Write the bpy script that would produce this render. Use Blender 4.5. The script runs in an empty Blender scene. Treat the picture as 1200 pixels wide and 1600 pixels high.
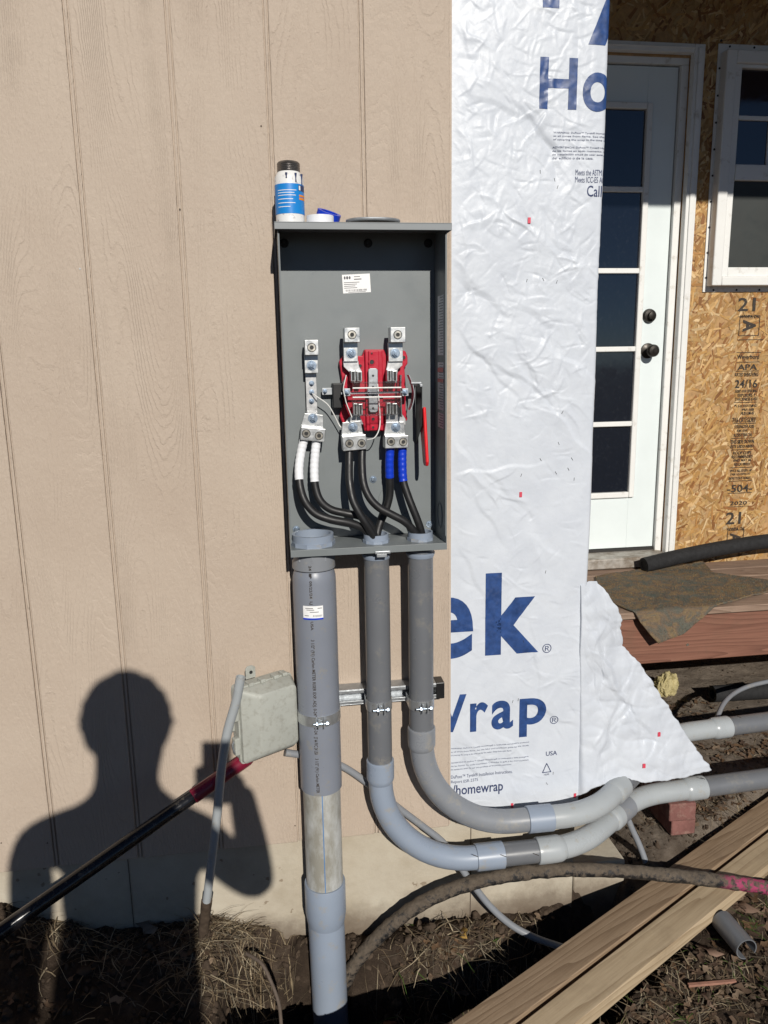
import bpy, bmesh, math, random
import numpy as np
from mathutils import Vector, Matrix, Quaternion

random.seed(7); rng = np.random.default_rng(7)
S = bpy.context.scene; C = S.collection

# ------------------------------------------------------------------ camera
LENS_PX = 1200.0; CAM = Vector((0, -1.8239, 1.45))
pitch, yaw, roll = math.radians(11.518), math.radians(8.175), math.radians(-0.915)
F = Vector((math.sin(yaw)*math.cos(pitch), math.cos(yaw)*math.cos(pitch), -math.sin(pitch)))
R0 = Vector((math.cos(yaw), -math.sin(yaw), 0)); U0 = R0.cross(F)
R = math.cos(roll)*R0 + math.sin(roll)*U0; U = -math.sin(roll)*R0 + math.cos(roll)*U0
cd = bpy.data.cameras.new('camera'); cam = bpy.data.objects.new('camera', cd); C.objects.link(cam)
cam.matrix_world = Matrix(((R.x, U.x, -F.x, CAM.x), (R.y, U.y, -F.y, CAM.y), (R.z, U.z, -F.z, CAM.z), (0, 0, 0, 1)))
cd.sensor_fit = 'HORIZONTAL'; cd.sensor_width = 36; cd.lens = 36; cd.clip_start = 0.01; cd.clip_end = 500
S.camera = cam
S.render.resolution_x, S.render.resolution_y = 768, 1024

# ------------------------------------------------------------------ sky and sun
SUN = Vector((-0.0692, 0.8826, -0.4645)).normalized()     # the way the light travels
EL = math.asin(-SUN.z)
w = bpy.data.worlds.new('World'); S.world = w; w.use_nodes = True
nt = w.node_tree; bg = nt.nodes['Background']
sky = nt.nodes.new('ShaderNodeTexSky'); sky.sky_type = 'NISHITA'; sky.sun_disc = False
sky.sun_elevation = EL; sky.sun_rotation = math.atan2(-SUN.x, -SUN.y); sky.altitude = 1500; sky.air_density = 0.6; sky.dust_density = 0.0; sky.ozone_density = 3.0
nt.links.new(sky.outputs[0], bg.inputs[0]); bg.inputs[1].default_value = 0.05
sl = bpy.data.lights.new('sun', 'SUN'); sl.energy = 5.0; sl.angle = math.radians(0.53); sl.color = (1.0, 0.95, 0.87)
so = bpy.data.objects.new('sun', sl); C.objects.link(so); so.rotation_euler = SUN.to_track_quat('-Z', 'Y').to_euler()
so.location = (2, -8, 6)
vs = S.view_settings; vs.view_transform = 'Standard'; vs.look = 'None'; vs.exposure = -0.23; vs.gamma = 1; vs.use_curve_mapping = False
S.render.engine = 'CYCLES'

# ------------------------------------------------------------------ survey helpers: photo point -> point on a plane at a known depth or height
def ray(px, py): return F + R*((px-600)/LENS_PX) - U*((py-800)/LENS_PX)
def at(px, py, y=0.0):
    d = ray(px, py); return CAM + d*((y-CAM.y)/d.y)
def atz(px, py, z):
    d = ray(px, py); return CAM + d*((z-CAM.z)/d.z)

# ------------------------------------------------------------------ noise (numpy)
def _h(ix, iy, s):
    n = (ix.astype(np.int64)*374761393 + iy.astype(np.int64)*668265263 + s*974634777) & 0xFFFFFFFF
    n = ((n ^ (n >> 13))*1274126177) & 0xFFFFFFFF
    return ((n ^ (n >> 16)) & 0xFFFF)/65535.0*2*np.pi
def perlin(x, y, s=0):
    x = np.asarray(x, float); y = np.asarray(y, float)
    x0 = np.floor(x); y0 = np.floor(y); fx = x-x0; fy = y-y0
    u = fx*fx*fx*(fx*(fx*6-15)+10); v = fy*fy*fy*(fy*(fy*6-15)+10)
    def g(i, j):
        a = _h(x0+i, y0+j, s); return np.cos(a)*(fx-i)+np.sin(a)*(fy-j)
    return ((g(0,0)*(1-u)+g(1,0)*u)*(1-v)+(g(0,1)*(1-u)+g(1,1)*u)*v)*1.5
def fbm(x, y, o=4, s=0):
    t = 0; a = 1.0
    for k in range(o):
        t = t+a*perlin(x*2**k, y*2**k, s+k); a *= .5
    return t
def sstep(a, b, x):
    t = np.clip((np.asarray(x, float)-a)/(b-a), 0, 1); return t*t*(3-2*t)

# ------------------------------------------------------------------ materials
def nn(t, kind, **kw):
    n = t.nodes.new(kind)
    for k, v in kw.items(): setattr(n, k, v)
    return n
def base(name, rough=.5, metal=0.0, spec=.5):
    m = bpy.data.materials.new(name); m.use_nodes = True; t = m.node_tree; p = t.nodes['Principled BSDF']
    p.inputs['Roughness'].default_value = rough; p.inputs['Metallic'].default_value = metal; p.inputs['Specular IOR Level'].default_value = spec
    return m, t, p
def coords(t, scale=(1, 1, 1), rand=False):
    tc = nn(t, 'ShaderNodeTexCoord'); mp = nn(t, 'ShaderNodeMapping'); mp.inputs['Scale'].default_value = scale
    t.links.new(tc.outputs['Object'], mp.inputs['Vector'])
    if rand:
        oi = nn(t, 'ShaderNodeObjectInfo'); mu = nn(t, 'ShaderNodeMath', operation='MULTIPLY'); mu.inputs[1].default_value = 37.0
        t.links.new(oi.outputs['Random'], mu.inputs[0]); cx = nn(t, 'ShaderNodeCombineXYZ')
        for i in range(3): t.links.new(mu.outputs[0], cx.inputs[i])
        t.links.new(cx.outputs[0], mp.inputs['Location'])
    return mp.outputs[0]
def noise(t, vec, scale, detail=5, rough=.6, dist=0):
    n = nn(t, 'ShaderNodeTexNoise'); n.inputs['Scale'].default_value = scale; n.inputs['Detail'].default_value = detail
    n.inputs['Roughness'].default_value = rough; n.inputs['Distortion'].default_value = dist; t.links.new(vec, n.inputs['Vector']); return n.outputs['Fac']
def ramp(t, fac, stops):
    r = nn(t, 'ShaderNodeValToRGB'); e = r.color_ramp.elements
    while len(e) > 1: e.remove(e[-1])
    for i, (p, c) in enumerate(stops):
        k = e[0] if i == 0 else e.new(p)
        k.position = p; k.color = (c if hasattr(c, '__len__') else (c, c, c))[:3] + (1,) if hasattr(c, '__len__') else (c, c, c, 1)
    t.links.new(fac, r.inputs[0]); return r.outputs[0]
def mix(t, fac, a, b, mode='MIX'):
    m = nn(t, 'ShaderNodeMix', data_type='RGBA', blend_type=mode)
    for s, v in ((m.inputs[0], fac), (m.inputs[6], a), (m.inputs[7], b)):
        if hasattr(v, 'is_output'): t.links.new(v, s)
        elif hasattr(v, '__len__'): s.default_value = tuple(v)[:3]+(1,)
        else: s.default_value = v
    return m.outputs[2]
def math_(t, op, a, b=None):
    m = nn(t, 'ShaderNodeMath', operation=op)
    for s, v in zip(m.inputs, (a, b)):
        if v is None: continue
        if hasattr(v, 'is_output'): t.links.new(v, s)
        else: s.default_value = v
    return m.outputs[0]
def bump(t, p, h, strength=.3, dist=.001, prev=None):
    b = nn(t, 'ShaderNodeBump'); b.inputs['Strength'].default_value = strength; b.inputs['Distance'].default_value = dist
    t.links.new(h, b.inputs['Height'])
    if prev is not None: t.links.new(prev, b.inputs['Normal'])
    t.links.new(b.outputs[0], p.inputs['Normal']); return b.outputs[0]
def sc(c, k): return tuple(min(1, x*k) for x in c)
def mat(name, col, rough=.5, metal=0.0, var=.12, vs=9, b=0, bs=60, spec=.5, dirt=None, damt=.35, dscale=14, stretch=(1, 1, 1), rvar=.1):
    m, t, p = base(name, rough, metal, spec); v = coords(t, stretch, True)
    f = noise(t, v, vs); c = ramp(t, f, [(.3, sc(col, 1-var)), (.7, sc(col, 1+var))])
    if dirt:
        d = ramp(t, noise(t, v, dscale, 8, .68), [(.62-damt*.45, 0.0), (.74-damt*.3, 1.0)]); c = mix(t, d, c, dirt)
    t.links.new(c, p.inputs['Base Color'])
    rr = ramp(t, noise(t, v, vs*2.3), [(.3, max(0, rough-rvar)), (.7, min(1, rough+rvar))]); t.links.new(rr, p.inputs['Roughness'])
    if b: bump(t, p, noise(t, v, bs, 6), b, .002)
    return m

# siding: painted, embossed wood grain
def m_siding():
    m, t, p = base('siding_paint', .58, 0, .3); v = coords(t, (1, 1, 1), True)
    mp = nn(t, 'ShaderNodeMapping'); mp.inputs['Scale'].default_value = (1, 1, .13); t.links.new(v, mp.inputs[0]); g = mp.outputs[0]
    f0 = nn(t, 'ShaderNodeTexNoise'); f0.inputs['Scale'].default_value = 6.5; f0.inputs['Detail'].default_value = 1.5; f0.inputs['Roughness'].default_value = .4; t.links.new(g, f0.inputs['Vector'])
    jit = noise(t, v, 55, 4, .65)
    ph = math_(t, 'ADD', math_(t, 'MULTIPLY', f0.outputs['Fac'], 60.0), math_(t, 'MULTIPLY', jit, 1.1))
    line = ramp(t, math_(t, 'FRACT', ph), [(0, 0.0), (.10, .25), (.78, 1.0), (.92, .35), (1, 0.0)])      # contour lines of a stretched field: cathedral grain
    amp = ramp(t, noise(t, v, 7, 4), [(.36, .12), (.62, 1.0)])
    grain = math_(t, 'MULTIPLY', line, amp)
    mp3 = nn(t, 'ShaderNodeMapping'); mp3.inputs['Scale'].default_value = (1, 1, .22); t.links.new(v, mp3.inputs[0])
    fine = ramp(t, noise(t, mp3.outputs[0], 210, 5, .7), [(.35, 0.0), (.65, 1.0)])
    blot = noise(t, v, 90, 5, .7)
    h = math_(t, 'ADD', math_(t, 'MULTIPLY', grain, .62), math_(t, 'ADD', math_(t, 'MULTIPLY', fine, .36), math_(t, 'MULTIPLY', blot, .75)))
    bump(t, p, h, .8, .0022)
    c = ramp(t, noise(t, v, 3, 4), [(.3, (.440, .358, .288)), (.7, (.490, .408, .332))])
    c = mix(t, .12, c, ramp(t, grain, [(0, (.40, .315, .245)), (1, (.52, .43, .345))]))
    t.links.new(c, p.inputs['Base Color']); return m
def m_concrete():
    m, t, p = base('concrete', .85, 0, .25); v = coords(t)
    c = ramp(t, noise(t, v, 6, 8, .65), [(.3, (.36, .31, .235)), (.5, (.44, .39, .31)), (.75, (.50, .46, .375))])
    sp = nn(t, 'ShaderNodeSeparateXYZ'); tc = nn(t, 'ShaderNodeTexCoord'); t.links.new(tc.outputs['Object'], sp.inputs[0])
    zz = math_(t, 'ADD', sp.outputs[2], math_(t, 'MULTIPLY', noise(t, v, 9, 7, .7), .16))
    mud = ramp(t, zz, [(.355, 1.0), (.41, .7), (.47, 0.0)])
    c = mix(t, mud, c, (.13, .098, .072))
    spots = ramp(t, noise(t, v, 30, 3, .5), [(.70, 0.0), (.73, .8)]); c = mix(t, spots, c, (.22, .17, .12))
    t.links.new(c, p.inputs['Base Color']); bump(t, p, noise(t, v, 45, 9, .72), .5, .004); return m
def m_soil():
    m, t, p = base('soil', .95, 0, .15); v = coords(t)
    c = ramp(t, noise(t, v, 11, 10, .7), [(.28, (.022, .0155, .011)), (.5, (.055, .039, .028)), (.72, (.115, .085, .062))])
    tc = nn(t, 'ShaderNodeTexCoord'); sp = nn(t, 'ShaderNodeSeparateXYZ'); t.links.new(tc.outputs['Object'], sp.inputs[0])
    dry = ramp(t, math_(t, 'ADD', sp.outputs[1], math_(t, 'MULTIPLY', noise(t, v, 5, 5), .5)), [(.2, 0.0), (.42, 1.0)])
    dx = ramp(t, sp.outputs[0], [(.75, 0.0), (.95, 1.0)])
    c = mix(t, math_(t, 'MULTIPLY', dry, dx), c, ramp(t, noise(t, v, 20, 8, .7), [(.3, (.13, .102, .078)), (.7, (.24, .20, .16))]))
    t.links.new(c, p.inputs['Base Color'])
    n1 = bump(t, p, noise(t, v, 60, 10, .75), 1.0, .010); bump(t, p, noise(t, v, 260, 6, .75), .8, .003, n1); return m
def m_wood(name, c0, c1, c2, scale=26, rough=.7, dirt=.0):
    m, t, p = base(name, rough, 0, .3); v = coords(t, (1, 1, 1), True)
    mp = nn(t, 'ShaderNodeMapping'); mp.inputs['Scale'].default_value = (.07, 1, 1); t.links.new(v, mp.inputs[0]); g = mp.outputs[0]
    wn = nn(t, 'ShaderNodeTexNoise'); wn.inputs['Scale'].default_value = 12; wn.inputs['Detail'].default_value = 2; t.links.new(g, wn.inputs['Vector'])
    s_ = nn(t, 'ShaderNodeVectorMath', operation='SCALE'); s_.inputs['Scale'].default_value = .10; t.links.new(wn.outputs['Color'], s_.inputs[0])
    ad = nn(t, 'ShaderNodeVectorMath', operation='ADD'); t.links.new(g, ad.inputs[0]); t.links.new(s_.outputs[0], ad.inputs[1])
    wave = nn(t, 'ShaderNodeTexWave', wave_type='BANDS', bands_direction='DIAGONAL', wave_profile='SAW'); wave.inputs['Scale'].default_value = scale
    wave.inputs['Distortion'].default_value = 1.0; wave.inputs['Detail'].default_value = 2; t.links.new(ad.outputs[0], wave.inputs['Vector'])
    c = ramp(t, wave.outputs['Fac'], [(0, c0), (.65, c1), (1, c2)])
    mp2 = nn(t, 'ShaderNodeMapping'); mp2.inputs['Scale'].default_value = (.04, 1, 1); t.links.new(v, mp2.inputs[0])
    c = mix(t, .4, c, ramp(t, noise(t, mp2.outputs[0], 190, 4, .7), [(.3, c2), (.7, c0)]))
    c = mix(t, math_(t, 'MULTIPLY', ramp(t, noise(t, v, 7, 8, .7), [(.5, 0.0), (.75, 1.0)]), .35+dirt), c, (.12, .085, .055))
    t.links.new(c, p.inputs['Base Color']); bump(t, p, noise(t, mp2.outputs[0], 240, 4, .7), .35, .0015); return m
def m_wrap():
    m, t, p = base('house_wrap_sheet', .43, 0, .42); v = coords(t)
    c = ramp(t, noise(t, v, 16, 6, .6), [(.3, (.545, .58, .64)), (.7, (.61, .645, .70))])
    st = ramp(t, noise(t, v, 7, 7, .7), [(.60, 0.0), (.72, .5)]); c = mix(t, math_(t, 'MULTIPLY', st, .3), c, (.50, .49, .46))
    t.links.new(c, p.inputs['Base Color'])
    n1 = bump(t, p, noise(t, v, 60, 5, .6, .8), .22, .003); bump(t, p, noise(t, v, 480, 3), .10, .0006, n1)
    return m
def m_attr(name, rough=.6, spec=.4):
    m, t, p = base(name, rough, 0, spec); a = nn(t, 'ShaderNodeVertexColor', layer_name='tint'); v = coords(t)
    c = mix(t, .35, a.outputs[0], mix(t, 1.0, a.outputs[0], ramp(t, noise(t, v, 160, 4, .7), [(.3, .35), (.7, 1.0)]), 'MULTIPLY'))
    t.links.new(c, p.inputs['Base Color']); return m
def m_mud_pipe():
    m, t, p = base('muddy_black_plastic', .6, 0, .4); v = coords(t)
    ge = nn(t, 'ShaderNodeNewGeometry'); sn = nn(t, 'ShaderNodeSeparateXYZ'); t.links.new(ge.outputs['Normal'], sn.inputs[0])
    mud = ramp(t, math_(t, 'ADD', noise(t, v, 48, 10, .78), math_(t, 'MULTIPLY', sn.outputs[2], .10)), [(.455, 0.0), (.54, 1.0)])      # soil cakes on the upper side
    c = mix(t, mud, (.014, .014, .015), ramp(t, noise(t, v, 70, 6, .7), [(.3, (.070, .055, .041)), (.7, (.135, .108, .082))]))
    tc = nn(t, 'ShaderNodeTexCoord'); sp = nn(t, 'ShaderNodeSeparateXYZ'); t.links.new(tc.outputs['Object'], sp.inputs[0])
    x = ramp(t, sp.outputs[0], [(.79, 0.0), (.84, 1.0)]); k = ramp(t, noise(t, v, 55, 6, .7), [(.45, 0.0), (.55, 1.0)])
    c = mix(t, math_(t, 'MULTIPLY', x, k), c, (.33, .045, .115))
    t.links.new(c, p.inputs['Base Color']); bump(t, p, noise(t, v, 70, 9, .75), .8, .005)
    t.links.new(ramp(t, mud, [(0, .42), (1, .95)]), p.inputs['Roughness']); return m
def m_carpet():
    m, t, p = base('carpet_pile', .95, 0, .1); v = coords(t, (1, 1, 1))
    sv = nn(t, 'ShaderNodeMapping'); sv.inputs['Scale'].default_value = (.8, 1.1, 1); t.links.new(v, sv.inputs[0])
    c = ramp(t, noise(t, sv.outputs[0], 15, 5, .6, .8), [(.30, (.075, .115, .105)), (.42, (.105, .12, .105)), (.47, (.135, .115, .095)), (.52, (.25, .145, .08)), (.58, (.33, .21, .08)), (.66, (.13, .11, .09))])
    c = mix(t, .30, c, ramp(t, noise(t, v, 70, 6, .8), [(.35, (.04, .045, .042)), (.5, (.14, .11, .08)), (.65, (.27, .20, .12))]))
    c = mix(t, .40, c, ramp(t, noise(t, v, 330, 4, .8), [(.3, (.035, .033, .03)), (.7, (.30, .27, .21))]))
    t.links.new(c, p.inputs['Base Color']); bump(t, p, noise(t, v, 380, 4, .8), .9, .005); return m
def m_clear(name, a=.16):
    m = bpy.data.materials.new(name); m.use_nodes = True; t = m.node_tree; t.nodes.remove(t.nodes['Principled BSDF'])
    tr = nn(t, 'ShaderNodeBsdfTransparent'); gl = nn(t, 'ShaderNodeBsdfGlossy'); gl.inputs['Roughness'].default_value = .08
    fr = nn(t, 'ShaderNodeFresnel'); fr.inputs[0].default_value = 1.5; ms = nn(t, 'ShaderNodeMixShader')
    t.links.new(math_(t, 'ADD', fr.outputs[0], a*.25), ms.inputs[0]); t.links.new(tr.outputs[0], ms.inputs[1]); t.links.new(gl.outputs[0], ms.inputs[2])
    t.links.new(ms.outputs[0], t.nodes['Material Output'].inputs[0]); return m
def m_pane():
    m, t, p = base('window_glass', .04, 0, 1.0); v = coords(t)
    d = ramp(t, noise(t, v, 60, 8, .75), [(.55, 0.0), (.8, .5)])
    t.links.new(mix(t, d, (.006, .009, .016), (.05, .055, .065)), p.inputs['Base Color'])
    t.links.new(ramp(t, noise(t, v, 25, 6), [(.3, .02), (.8, .12)]), p.inputs['Roughness']); return m

MT = dict(
    siding=m_siding(), concrete=m_concrete(), soil=m_soil(), wrap=m_wrap(), mudpipe=m_mud_pipe(), carpet=m_carpet(), clear=m_clear('clear_plastic'), pane=m_pane(),
    plank=m_wood('weathered_lumber', (.34, .25, .165), (.27, .19, .12), (.145, .092, .054)), plank2=m_wood('pale_lumber', (.50, .395, .265), (.42, .325, .21), (.26, .185, .11), 20),
    deck=m_wood('brown_deck_stain', (.26, .125, .085), (.205, .092, .062), (.115, .05, .034), 30, .6), decktop=m_wood('worn_deck_top', (.34, .245, .185), (.27, .185, .135), (.15, .095, .068), 34, .75, .1),
    ink=mat('blue_print', (.024, .062, .195), .42, 0, .3, 50), smallink=mat('dark_blue_print', (.03, .045, .12), .5, 0, .1), black_ink=mat('black_stamp_ink', (.035, .026, .019), .7, 0, .3, 60),
    red_staple=mat('red_staple', (.62, .06, .10), .5), enam=mat('grey_enamel', (.172, .190, .196), .42, 0, .05, 6, .04, 250), enam_d=mat('grey_enamel_lid', (.20, .215, .225), .42, 0, .05, 6),
    alu=mat('bright_aluminium', (.60, .61, .61), .36, .85, .06, 30, .08, 140), tin=mat('tinned_bus', (.52, .52, .52), .4, .8, .08, 40), zinc=mat('zinc_bolt', (.33, .40, .49), .34, .85, .1, 40),
    brass=mat('nickel_screw', (.62, .58, .50), .3, .9, .1, 40), hole=mat('dark_socket', (.03, .03, .03), .6, .3), redbase=mat('red_moulded_base', (.44, .007, .028), .38, 0, .08, 20), redlever=mat('red_lever_plastic', (.70, .012, .016), .35, 0, .05),
    blackpl=mat('black_plastic', (.012, .012, .013), .4), cable=mat('black_cable_jacket', (.012, .012, .013), .48, 0, .2, 30), whitetape=mat('white_tape', (.78, .79, .82), .42, 0, .04, 60, .15, 140), bluetape=mat('blue_tape', (.008, .045, .52), .32, 0, .08, 60, .1, 140),
    sticker=mat('white_sticker', (.82, .82, .82), .5, 0, .03), stickerink=mat('sticker_print', (.10, .10, .11), .6), pvc_d=mat('dark_grey_pvc', (.135, .142, .155), .36, 0, .05, 7, .02, 200, dirt=(.19, .185, .175), damt=.15, dscale=25),
    pvc_s=mat('sleeve_grey_pvc', (.200, .218, .258), .36, 0, .05, 7, .02, 200, dirt=(.24, .235, .22), damt=.10, dscale=40),
    pvc_m=mat('mid_grey_pvc', (.215, .228, .25), .34, 0, .05, 7, dirt=(.28, .27, .25), damt=.15, dscale=25), pvc_b=mat('blue_grey_pvc', (.25, .295, .368), .34, 0, .05, 7, dirt=(.3, .29, .27), damt=.12, dscale=22),
    pvc_l=mat('pale_grey_pvc', (.355, .38, .395), .33, 0, .05, 7, dirt=(.34, .325, .29), damt=.10, dscale=45), pvc_w=mat('scuffed_pale_pvc', (.47, .48, .47), .45, 0, .06, 9, .05, 60, dirt=(.27, .26, .225), damt=.5, dscale=16, stretch=(1, 1, .4)),
    blueline=mat('blue_stripe', (.08, .20, .42), .5), steel=mat('galvanised_steel', (.40, .42, .44), .46, .75, .15, 35, .05, 120), strapsteel=mat('bright_strap', (.58, .60, .61), .36, .8, .12, 60), telecom=mat('weathered_box_plastic', (.375, .385, .350), .55, 0, .06, 12, .08, 90, dirt=(.30, .30, .265), damt=.26, dscale=70),
    polebk=mat('black_pole_paint', (.010, .010, .012), .22, 0, .3, 30, dirt=(.10, .09, .075), damt=.12, dscale=60), polered=mat('crimson_grip', (.19, .010, .032), .3, 0, .08), white_pl=mat('white_plastic', (.78, .78, .76), .45, 0, .04, 9, dirt=(.5, .48, .44), damt=.05),
    canwhite=mat('white_can', (.74, .74, .73), .35, 0, .05, 12, dirt=(.12, .10, .16), damt=.10, dscale=70), canblue=mat('sky_blue_label', (.012, .22, .62), .35, 0, .04), canmetal=mat('screw_cap_metal', (.24, .23, .225), .35, .9, .25, 40), orange=mat('orange_print', (.75, .25, .02), .5),
    trim=mat('white_trim_paint', (.74, .74, .72), .5, 0, .04, 6, dirt=(.5, .47, .42), damt=.10, dscale=18), doorpaint=mat('white_door_paint', (.70, .76, .76), .38, 0, .03, 5), weather=mat('dark_weatherstrip', (.018, .017, .016), .6), sill=mat('dusty_aluminium_sill', (.42, .39, .35), .5, .3, .15, 20, dirt=(.2, .16, .12), damt=.4),
    knob=mat('oil_rubbed_bronze', (.030, .026, .022), .4, .6, .2, 30), osb=mat('osb_board', (.40, .235, .10), .75, 0, .25, 45, .2, 120), flake=m_attr('osb_strand', .55, .35), foam=mat('black_foam', (.018, .018, .019), .8, 0, .3, 60, .6, 420, spec=.3), foamhole=mat('dark_foam_bore', (.006, .006, .006), .9),
    pilemat=m_attr('carpet_fibre', .95, .1),
    wool=mat('yellow_glass_wool', (.42, .36, .19), .95, 0, .2, 40, .6, 160, spec=.1), brick=mat('red_brick', (.195, .090, .078), .9, 0, .22, 30, .8, 110, spec=.2, dirt=(.27, .165, .135), damt=.25, dscale=40), grass=m_attr('dry_grass_blade', .8, .2), leafmat=m_attr('dry_leaf_skin', .75, .25),
    clod=mat('soil_clod', (.070, .051, .037), .95, 0, .3, 60, .7, 140, spec=.1), wood_stick=mat('reddish_lath', (.30, .15, .105), .8, 0, .2, 60), root=mat('brown_root', (.10, .075, .058), .85, 0, .2, 60, .4, 120), soffit=mat('porch_soffit', (.16, .10, .065), .8), shingle=mat('roof_shingle', (.07, .068, .065), .9, 0, .3, 40, .6, 60),
    screen=mat('insect_screen', (.022, .026, .024), .55, 0, .1), skin=mat('skin', (.45, .27, .19), .5), jacket=mat('charcoal_jacket', (.05, .052, .06), .9, 0, .15, 60, .3, 200), hair=mat('dark_hair', (.025, .018, .013), .6, 0, .2, 90), phone=mat('phone_shell', (.02, .02, .022), .2), wirew=mat('white_wire', (.72, .72, .70), .4), fibre=m_attr('wool_fibre', .8, .2),
)

# ------------------------------------------------------------------ mesh builder
OFF = {}
class MB:
    def __init__(s): s.v = []; s.f = []
    def add(s, vs, fs):
        k = len(s.v); s.v += [Vector(v) for v in vs]; s.f += [[i+k for i in f] for f in fs]; return s
    def box(s, a, b):
        x0, x1 = sorted((a[0], b[0])); y0, y1 = sorted((a[1], b[1])); z0, z1 = sorted((a[2], b[2]))
        return s.add([(x0,y0,z0),(x1,y0,z0),(x1,y1,z0),(x0,y1,z0),(x0,y0,z1),(x1,y0,z1),(x1,y1,z1),(x0,y1,z1)],
                     [(0,3,2,1),(4,5,6,7),(0,1,5,4),(1,2,6,5),(2,3,7,6),(3,0,4,7)])
    def pbox(s, x0, y0, x1, y1, yf, yb):            # a block whose front face was measured in the photo, front and back depth given
        a = at(x0, (y0+y1)/2, yf); b = at(x1, (y0+y1)/2, yf); t = at((x0+x1)/2, y0, yf); u = at((x0+x1)/2, y1, yf)
        return s.box((a.x, yf, t.z), (b.x, yb, u.z))
    def prism(s, pts, off):                          # polygon (3d points) extruded by a vector
        n = len(pts); p = [Vector(q) for q in pts]; o = Vector(off)
        nrm = sum(((p[i]-p[0]).cross(p[(i+1) % n]-p[0]) for i in range(1, n)), Vector())
        if nrm.dot(o) > 0: p.reverse()
        return s.add(p+[q+o for q in p], [list(range(n)), list(range(2*n-1, n-1, -1))]+[(i, i+n, (i+1) % n+n, (i+1) % n) for i in range(n)])
    def tube(s, pts, r, seg=20, cap=True):
        pts = [Vector(p) for p in pts]; n = len(pts); rs = r if hasattr(r, '__len__') else [r]*n
        T = []
        for i in range(n):
            d = (pts[min(i+1, n-1)]-pts[max(i-1, 0)])
            if d.length < 1e-9: d = T[-1] if T else (pts[-1]-pts[0])
            T.append(d.normalized())
        a = Vector((0, 0, 1)) if abs(T[0].z) < .9 else Vector((0, 1, 0)); nv = (a-T[0]*a.dot(T[0])).normalized()
        vs = []
        for i in range(n):
            nv = (nv-T[i]*nv.dot(T[i])).normalized(); bv = T[i].cross(nv)
            for k in range(seg):
                th = 2*math.pi*k/seg; vs.append(pts[i]+(nv*math.cos(th)+bv*math.sin(th))*rs[i])
        fs = [(i*seg+k, i*seg+(k+1) % seg, (i+1)*seg+(k+1) % seg, (i+1)*seg+k) for i in range(n-1) for k in range(seg)]
        if cap: fs += [list(range(seg-1, -1, -1)), [(n-1)*seg+k for k in range(seg)]]
        return s.add(vs, fs)
    def cyl(s, a, b, r, seg=20): return s.tube([a, b], r, seg)
    def hollow(s, a, b, ro, ri, seg=28):            # open pipe piece with wall thickness
        a, b = Vector(a), Vector(b); T = (b-a).normalized(); h = Vector((0, 0, 1)) if abs(T.z) < .9 else Vector((1, 0, 0)); nv = (h-T*h.dot(T)).normalized(); bv = T.cross(nv); vs = []
        for c, r in ((a, ri), (a, ro), (b, ro), (b, ri)):
            vs += [c+(nv*math.cos(2*math.pi*k/seg)+bv*math.sin(2*math.pi*k/seg))*r for k in range(seg)]
        return s.add(vs, [(i*seg+k, i*seg+(k+1) % seg, ((i+1) % 4)*seg+(k+1) % seg, ((i+1) % 4)*seg+k) for i in range(4) for k in range(seg)])
    def build(s, name, m, parent=None, smooth=40, bevel=0, loc=None, seg=2):
        off = OFF[parent.name] if parent is not None else (Vector(loc) if loc is not None else Vector())
        me = bpy.data.meshes.new(name); me.from_pydata([tuple(v-off) for v in s.v], [], s.f); me.validate(); me.update()
        return fin(me, name, m, parent, smooth, bevel, off, seg)
def fin(me, name, m, parent=None, smooth=40, bevel=0, off=Vector(), seg=2):
    if m is not None: me.materials.append(MT[m])
    if smooth:
        me.polygons.foreach_set('use_smooth', [True]*len(me.polygons)); me.set_sharp_from_angle(angle=math.radians(smooth))
    o = bpy.data.objects.new(name, me); C.objects.link(o); OFF[o.name] = Vector(off)
    if parent is not None: o.parent = parent
    else: o.location = off
    if bevel:
        b = o.modifiers.new('bevel', 'BEVEL'); b.width = bevel; b.segments = seg; b.limit_method = 'ANGLE'; b.angle_limit = math.radians(40); b.harden_normals = False
    return o
def tag(o, label, cat, group=None):
    o['label'] = label; o['category'] = cat
    if group: o['group'] = group
    return o
def thing(name, label, cat, loc, group=None):
    o = bpy.data.objects.new(name, None); C.objects.link(o); o.location = loc; o.empty_display_size = .05; OFF[o.name] = Vector(loc); return tag(o, label, cat, group)
def struct(o): o['kind'] = 'structure'; return o
def stuff(o): o['kind'] = 'stuff'; return o
def gridmesh(P):                                    # P: (rows, cols, 3) array -> verts, faces
    r, c = P.shape[:2]; i = np.arange(r*c).reshape(r, c)
    f = np.stack([i[:-1, :-1], i[:-1, 1:], i[1:, 1:], i[1:, :-1]], -1).reshape(-1, 4); return P.reshape(-1, 3), f
def np_mesh(name, V, Fc):
    me = bpy.data.meshes.new(name); me.from_pydata(V.tolist(), [], Fc.tolist()); me.update(); return me
def smoothpath(pts, n=8):                           # Catmull-Rom through the points
    p = [Vector(q) for q in pts]; p = [p[0]*2-p[1]]+p+[p[-1]*2-p[-2]]; out = []
    for i in range(1, len(p)-2):
        for k in range(n):
            t = k/n; out.append(.5*((2*p[i])+(p[i+1]-p[i-1])*t+(2*p[i-1]-5*p[i]+4*p[i+1]-p[i+2])*t*t+(3*p[i]-p[i-1]-3*p[i+1]+p[i+2])*t**3))
    out.append(p[-2]); return out
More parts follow.
